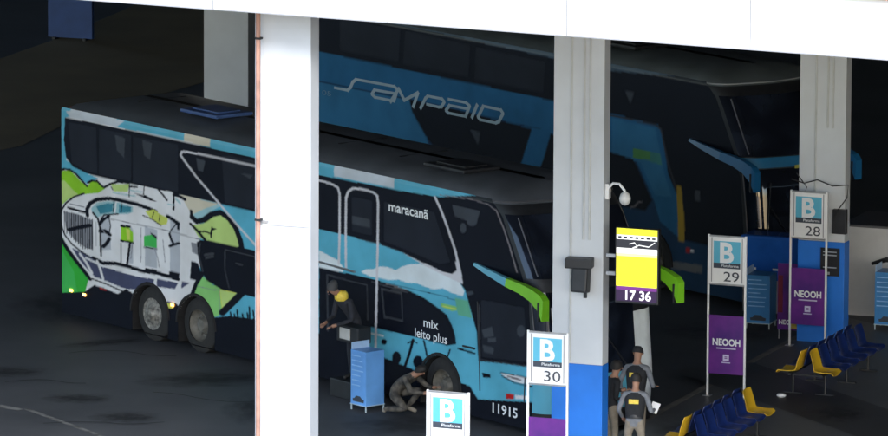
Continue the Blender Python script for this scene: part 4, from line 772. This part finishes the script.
ps = thing('poster_stand', 'second purple poster stand just left of the purple poster under sign 28', 'poster', (6.42, 130.35, PZ), FYAW)
b = MB(); b.box((0, 0, .80), (.46, .03, 1.25), bev=.004); pb_ = b.build('poster', PURP, ps); b = MB(); b.box((-.17, -.02, .85), (.09, .01, .7)); b.build('red_stripe', mat('dark red print', (.14, .01, .03), .5), pb_)
text('NEOOH', .12, (-.2, -.016, .28), X, ZZ, M_LETW, pb_, width=.4, bold=.03, th=.003); b = MB(); b.box((.13, -.018, .32), (.2, .008, .22)); b.build('yellow_print', mat('ochre print', (.35, .28, .05), .5), pb_)
b = MB(); b.tube([(-.2, 0, 0), (-.2, 0, .3)], .012, n=6).tube([(.2, 0, 0), (.2, 0, .3)], .012, n=6); b.each('leg', M_STEEL, ps)

# ---------------------------------------------------------------- seats
SY = mat('yellow seat plastic', (.66, .40, .02), .4, .06, 4); SB = mat('dark blue seat plastic', (.010, .026, .13), .35, .2, 4)
def seat_mesh():
    prof = [(.44, .40), (.40, .435), (.25, .43), (.10, .445), (.045, .50), (.02, .62), (-.03, .78), (-.045, .82)]; n = 8; b = MB(); vs = []
    for k, (x, z) in enumerate(prof):
        hw = .235 if k < 5 else .235-.035*(k-4)/3
        for j in range(n+1):
            t_ = -1+2*j/n; lift = .03*t_*t_ if k < 4 else 0; fwd = .03*t_*t_ if k >= 4 else 0
            vs.append((x+fwd, hw*t_, z+lift))
    m_ = len(vs); vs += [(x-.006, y, z-.016) for x, y, z in vs]; N = n+1; fs = []
    for i in range(len(prof)-1):
        for j in range(n): a = i*N+j; fs += [(a, a+1, a+N+1, a+N), (m_+a, m_+a+N, m_+a+N+1, m_+a+1)]
    for i in range(len(prof)-1):
        for j in (0, n): a = i*N+j; fs.append((a, a+N, m_+a+N, m_+a))
    for j in range(n):
        for i in (0, len(prof)-1): a = i*N+j; fs.append((a, a+1, m_+a+1, m_+a))
    b.add(vs, fs); return b
def bench(loc, label, yl, yr):
    t = thing('bench', label, 'bench', loc, FYAW, 'back to back waiting benches')      # rows run along local +y
    for s in (1, -1):
        for k in range(6):
            b = seat_mesh(); b.v = [(s*(x+.10), y+.26+.52*k, z) for x, y, z in b.v]
            o = b.build('seat', SY if k == (yr if s == 1 else yl) else SB, t, True, 50); 
            if k == (yr if s == 1 else yl): o['label'] = 'yellow end seat'
        b = MB(); b.box((s*.30, 1.56, .385), (.05, 3.0, .04)); b.build('rail', M_BLK, t)
    for yy in (.3, 1.56, 2.82):
        for s in (1, -1):
            b = MB(); b.tube([(s*.30, yy, .0), (s*.30, yy, .38)], .022, n=8); b.box((s*.30, yy, .012), (.34, .06, .024)); b.build('leg', M_BLK, t)
        b = MB(); b.box((0, yy, .34), (.6, .03, .03)); b.build('crossbar', M_BLK, t)
    return t
bench((6.42, 124.75, PZ), 'back to back bench of blue seats with two yellow seats at its near end', 0, 0)
bench((4.15, 118.65, PZ), 'back to back bench at the bottom edge with its yellow seats at opposite ends', 0, 5)
fc = thing('white_cap', 'small white object on the floor under the left yellow seat', 'cup', (6.02, 124.75, PZ)); b = MB(); b.lathe([(.001, .0), (.06, .0), (.09, .03), (.07, .06), (.001, .065)], n=14); b.build('cup', M_WHITE, fc, True)

# ---------------------------------------------------------------- blue display boxes, counter
TB = mat('bright blue print', (.13, .34, .72), .35, .18, 1.5); TBD = mat('deep blue print', (.012, .06, .30), .35, .2, 1.2); TL = mat('pale print', (.25, .45, .72), .5, .2, 9)
def totem(x, y, label, rz, m_=None, z0=0, h=.98, w_=.42):
    t = thing('display_box', label, 'display box', (x, y, z0), rz, 'blue printed display boxes'); m_ = m_ or TB
    b = MB(); b.box((0, 0, .10+h/2), (w_, w_, h), bev=.006); bd = b.build('body', m_, t)
    b = MB(); b.box((-w_/2+.012, 0, .10+h+.06), (.012, w_*.96, .13)); b.build('header_flap', mat('pale blue acrylic', (.35, .50, .70), .3), t)
    b = MB()
    for s1 in (-1, 1):
        for s2 in (-1, 1): b.box((s1*(w_/2-.01), s2*(w_/2-.01), .05), (.02, .02, .10))
    b.box((0, 0, .105), (w_+.03, w_+.03, .012)); b.build('stand', mat('clear acrylic edge', (.4, .5, .55), .3), t)
    b = MB(); rnd = random.Random(int(x*10))
    for k in range(7):
        z = .10+h*(.90-.09*k); L = w_*rnd.uniform(.5, .8); b.box((-w_*.42+L/2, -w_/2-.003, z), (L, .004, .018)); b.box((-w_/2-.003, w_*.42-L/2, z), (.004, L, .018))
    b.build('print_line', TL, bd)
    b = MB()
    for q in range(2):
        pts = [(-.14, 0), (.15, 0), (.16, .05), (.10, .065), (.05, .105), (-.06, .105), (-.10, .06), (-.15, .05)]
        if q == 0: b.prism(pts, (0, -w_/2-.002, .16), (1, 0, 0), (0, 0, 1), .004)
        else: b.prism(pts, (-w_/2-.006, 0, .16), (0, -1, 0), (0, 0, 1), .004)
    b.build('car_print', DSTRIP, bd)
    return t
totem(-1.34, 124.05, 'bright blue printed display box standing beside the graffiti bus', R(-50))
totem(5.95, 131.6, 'blue printed display box on the floor below the wide blue box, left of sign 28', R(-18), mat('mid blue print', (.05, .22, .50), .35, .18, 1.5), PZ, .92, .46)
totem(8.35, 131.5, 'blue printed display box at the right edge beside the white counter', R(-18), mat('mid blue print'.strip(), (.04, .18, .45), .35), PZ, 1.0, .46)
gb = thing('glass_case', 'wide shiny dark blue box above and behind the display box left of sign 28', 'case', (6.2, 133.3, PZ), FYAW)
b = MB(); b.box((0, 0, 1.05), (1.05, .6, .86), bev=.06); b.build('case', mat('shiny blue', (.02, .12, .50), .15, .2, 2, coat=.5), gb)
b = MB(); b.box((0, 0, .31), (.95, .5, .62)); b.build('plinth', mat('pale plinth', (.3, .31, .33), .6), gb); b = MB(); b.box((-.25, -.31, .85), (.12, .01, .04)).box((.2, -.31, .85), (.12, .01, .04)); b.each('painted_reflection', M_WHITE, gb)  # small white boxes stand in for reflections on the case front
ct = thing('counter', 'long white service counter beside the dark blue pillar base', 'counter', (9.2, 133.1, PZ), FYAW)
b = MB(); b.box((0, 0, .85), (2.9, 1.5, 1.70), bev=.01); b.build('cabinet', mat('counter white', (.50, .50, .50), .6, .08, 2), ct)
b = MB(); b.box((0, 0, 1.725), (3.0, 1.6, .045), bev=.008); b.build('worktop', mat('grey worktop', (.10, .10, .11), .4), ct)
b = MB(); b.tube([(-.9, -.78, 1.02), (-.6, -.80, 1.12), (-.3, -.8, 1.06), (-.1, -.8, 1.2)], [.03, .05, .04, .02], n=8); b.build('hanging_cloth', M_BLK, ct)
nb = thing('notice_board', 'black notice with pale lines on the dark blue pillar base behind sign 28', 'notice', (7.09, 129.99, 0), FYAW)
b = MB(); b.box((.06, -.02, 1.65), (.36, .03, .52)); nbd = b.build('board', M_BLK, nb); b = MB()
for z in (1.84, 1.78, 1.55): b.box((.06, -.04, z), (.26, .008, .02))
b.box((.0, -.04, 1.44), (.12, .008, .05)); b.build('print_line', mat('dim print', (.35, .38, .42), .6), nbd)
jb = thing('junction_box', 'black box on the far pillar just right of sign 28', 'box', (7.32, 129.92, 2.42), FYAW); b = MB(); b.box((0, -.03, 0), (.26, .12, .46), bev=.01); b.build('housing', M_BLK, jb)
cb = thing('cable', 'thin dark cable looped across the far pillar above sign 28', 'cable', (7.03, 130.0, 3.1), FYAW)
b = MB(); b.tube([(-.6, -.15, .08), (-.35, -.16, .02), (-.1, -.16, .1), (.2, -.16, .0), (.5, -.16, .04), (.48, -.16, -.2), (.3, -.16, -.45), (.25, -.16, -.6)], .012, n=6).tube([(-.5, -.16, .2), (-.3, -.16, -.05), (-.35, -.16, -.2)], .01, n=6); b.build('wire', M_BLK, cb)

# ---------------------------------------------------------------- fittings on the near pillar
sp = thing('loudspeaker', 'black loudspeaker with bracket on the face of the blue based pillar', 'speaker', (2.33, 117.83, 3.62), FYAW)
b = MB(); b.box((0, -.17, .16), (.46, .26, .17), rz=R(8), bev=.02); b.each('bracket', M_BLK, sp); b = MB(); b.box((.03, -.17, -.13), (.28, .22, .42), rx=R(-8), bev=.03); b.build('cabinet', M_BLK, sp); b = MB(); b.box((.12, -.2, -.38), (.05, .05, .09)).box((-.1, -.29, .17), (.12, .02, .07)); b.build('knob', M_BLK, sp)
cv = thing('security_camera', 'white gooseneck dome camera on the right edge of the blue based pillar', 'camera', (2.75, 117.82, 5.0), FYAW)
b = MB(); b.tube([(0, -.02, .02), (.1, -.05, .12), (.22, -.08, .12), (.32, -.10, .02), (.33, -.10, -.05)], .022, n=8); b.build('arm', M_WHITE, cv, True); b = MB(); b.box((-.02, .0, -.03), (.09, .12, .26), bev=.01); b.build('mount', M_WHITE, cv)
b = MB(); b.lathe([(.03, .02), (.075, -.02), (.10, -.09), (.09, -.15), (.05, -.20), (.001, -.215)], c=(.33, -.10, -.02)); b.build('dome', mat('camera white', (.6, .6, .58), .35), cv, True)
b = MB(); b.tube([(-.06, -.06, -.05), (-.12, -.09, .1), (-.13, -.09, .5)], .008, n=6); b.build('wire', M_BLK, cv)
sn = thing('information_screen', 'lit yellow screen showing 17 36 beside the blue based pillar', 'screen', (3.21, 117.3, 3.17), FYAW)
b = MB(); b.box((.01, .06, .62), (.77, .12, 1.28), bev=.015); hs = b.build('housing', M_BLK, sn); b = MB(); b.box((-.45, .15, .75), (.25, .06, .06)).box((-.45, .15, .45), (.25, .06, .06)); b.each('bracket', M_STEEL, sn)
def em(nm, c, s): return mat(nm, tuple(v*.5 for v in c), .4, .02, 2, emit=(c, s))
EY = em('lit yellow', (.86, .86, .03), .42); EW = em('lit white', (.9, .92, .9), .45); EP = em('lit purple', (.16, .03, .22), .4); EK = em('lit dark', (.03, .03, .04), .3)
def strip_(x0, x1, z0, z1, m_, y=-.003, nm='display_area'): b = MB(); b.box(((x0+x1)/2, y, (z0+z1)/2), (x1-x0, .006, z1-z0)); return b.build(nm, m_, hs)
strip_(-.35, .37, 1.14, 1.25, EY); strip_(-.35, .37, 1.065, 1.14, EW); strip_(-.35, .37, .92, 1.065, EK); strip_(-.35, .37, .83, .92, EW); strip_(-.35, .37, .78, .83, em('lit pale yellow', (.9, .9, .35), .44)); strip_(-.35, .37, .27, .78, EY); strip_(-.35, .37, .21, .27, EP); strip_(-.35, .37, .02, .21, em('lit dark purple', (.03, .012, .05), .4))
b = MB()
for k in range(7): b.box((-.29+.1*k, -.008, 1.10), (.06, .004, .035))
b.build('display_print', EK, hs)
b = MB(); b.tube([(-.12, -.01, .99), (-.03, -.01, 1.02), (.02, -.01, .95), (-.06, -.01, .93), (.05, -.01, .98), (.22, -.01, .96), (.33, -.01, 1.04)], .008, n=6); b.build('display_logo', EW, hs)
text('17 36', .22, (-.18, -.012, .05), X, ZZ, em('lit text', (.9, .9, .95), .6), hs, width=.45, bold=.02, th=.002)
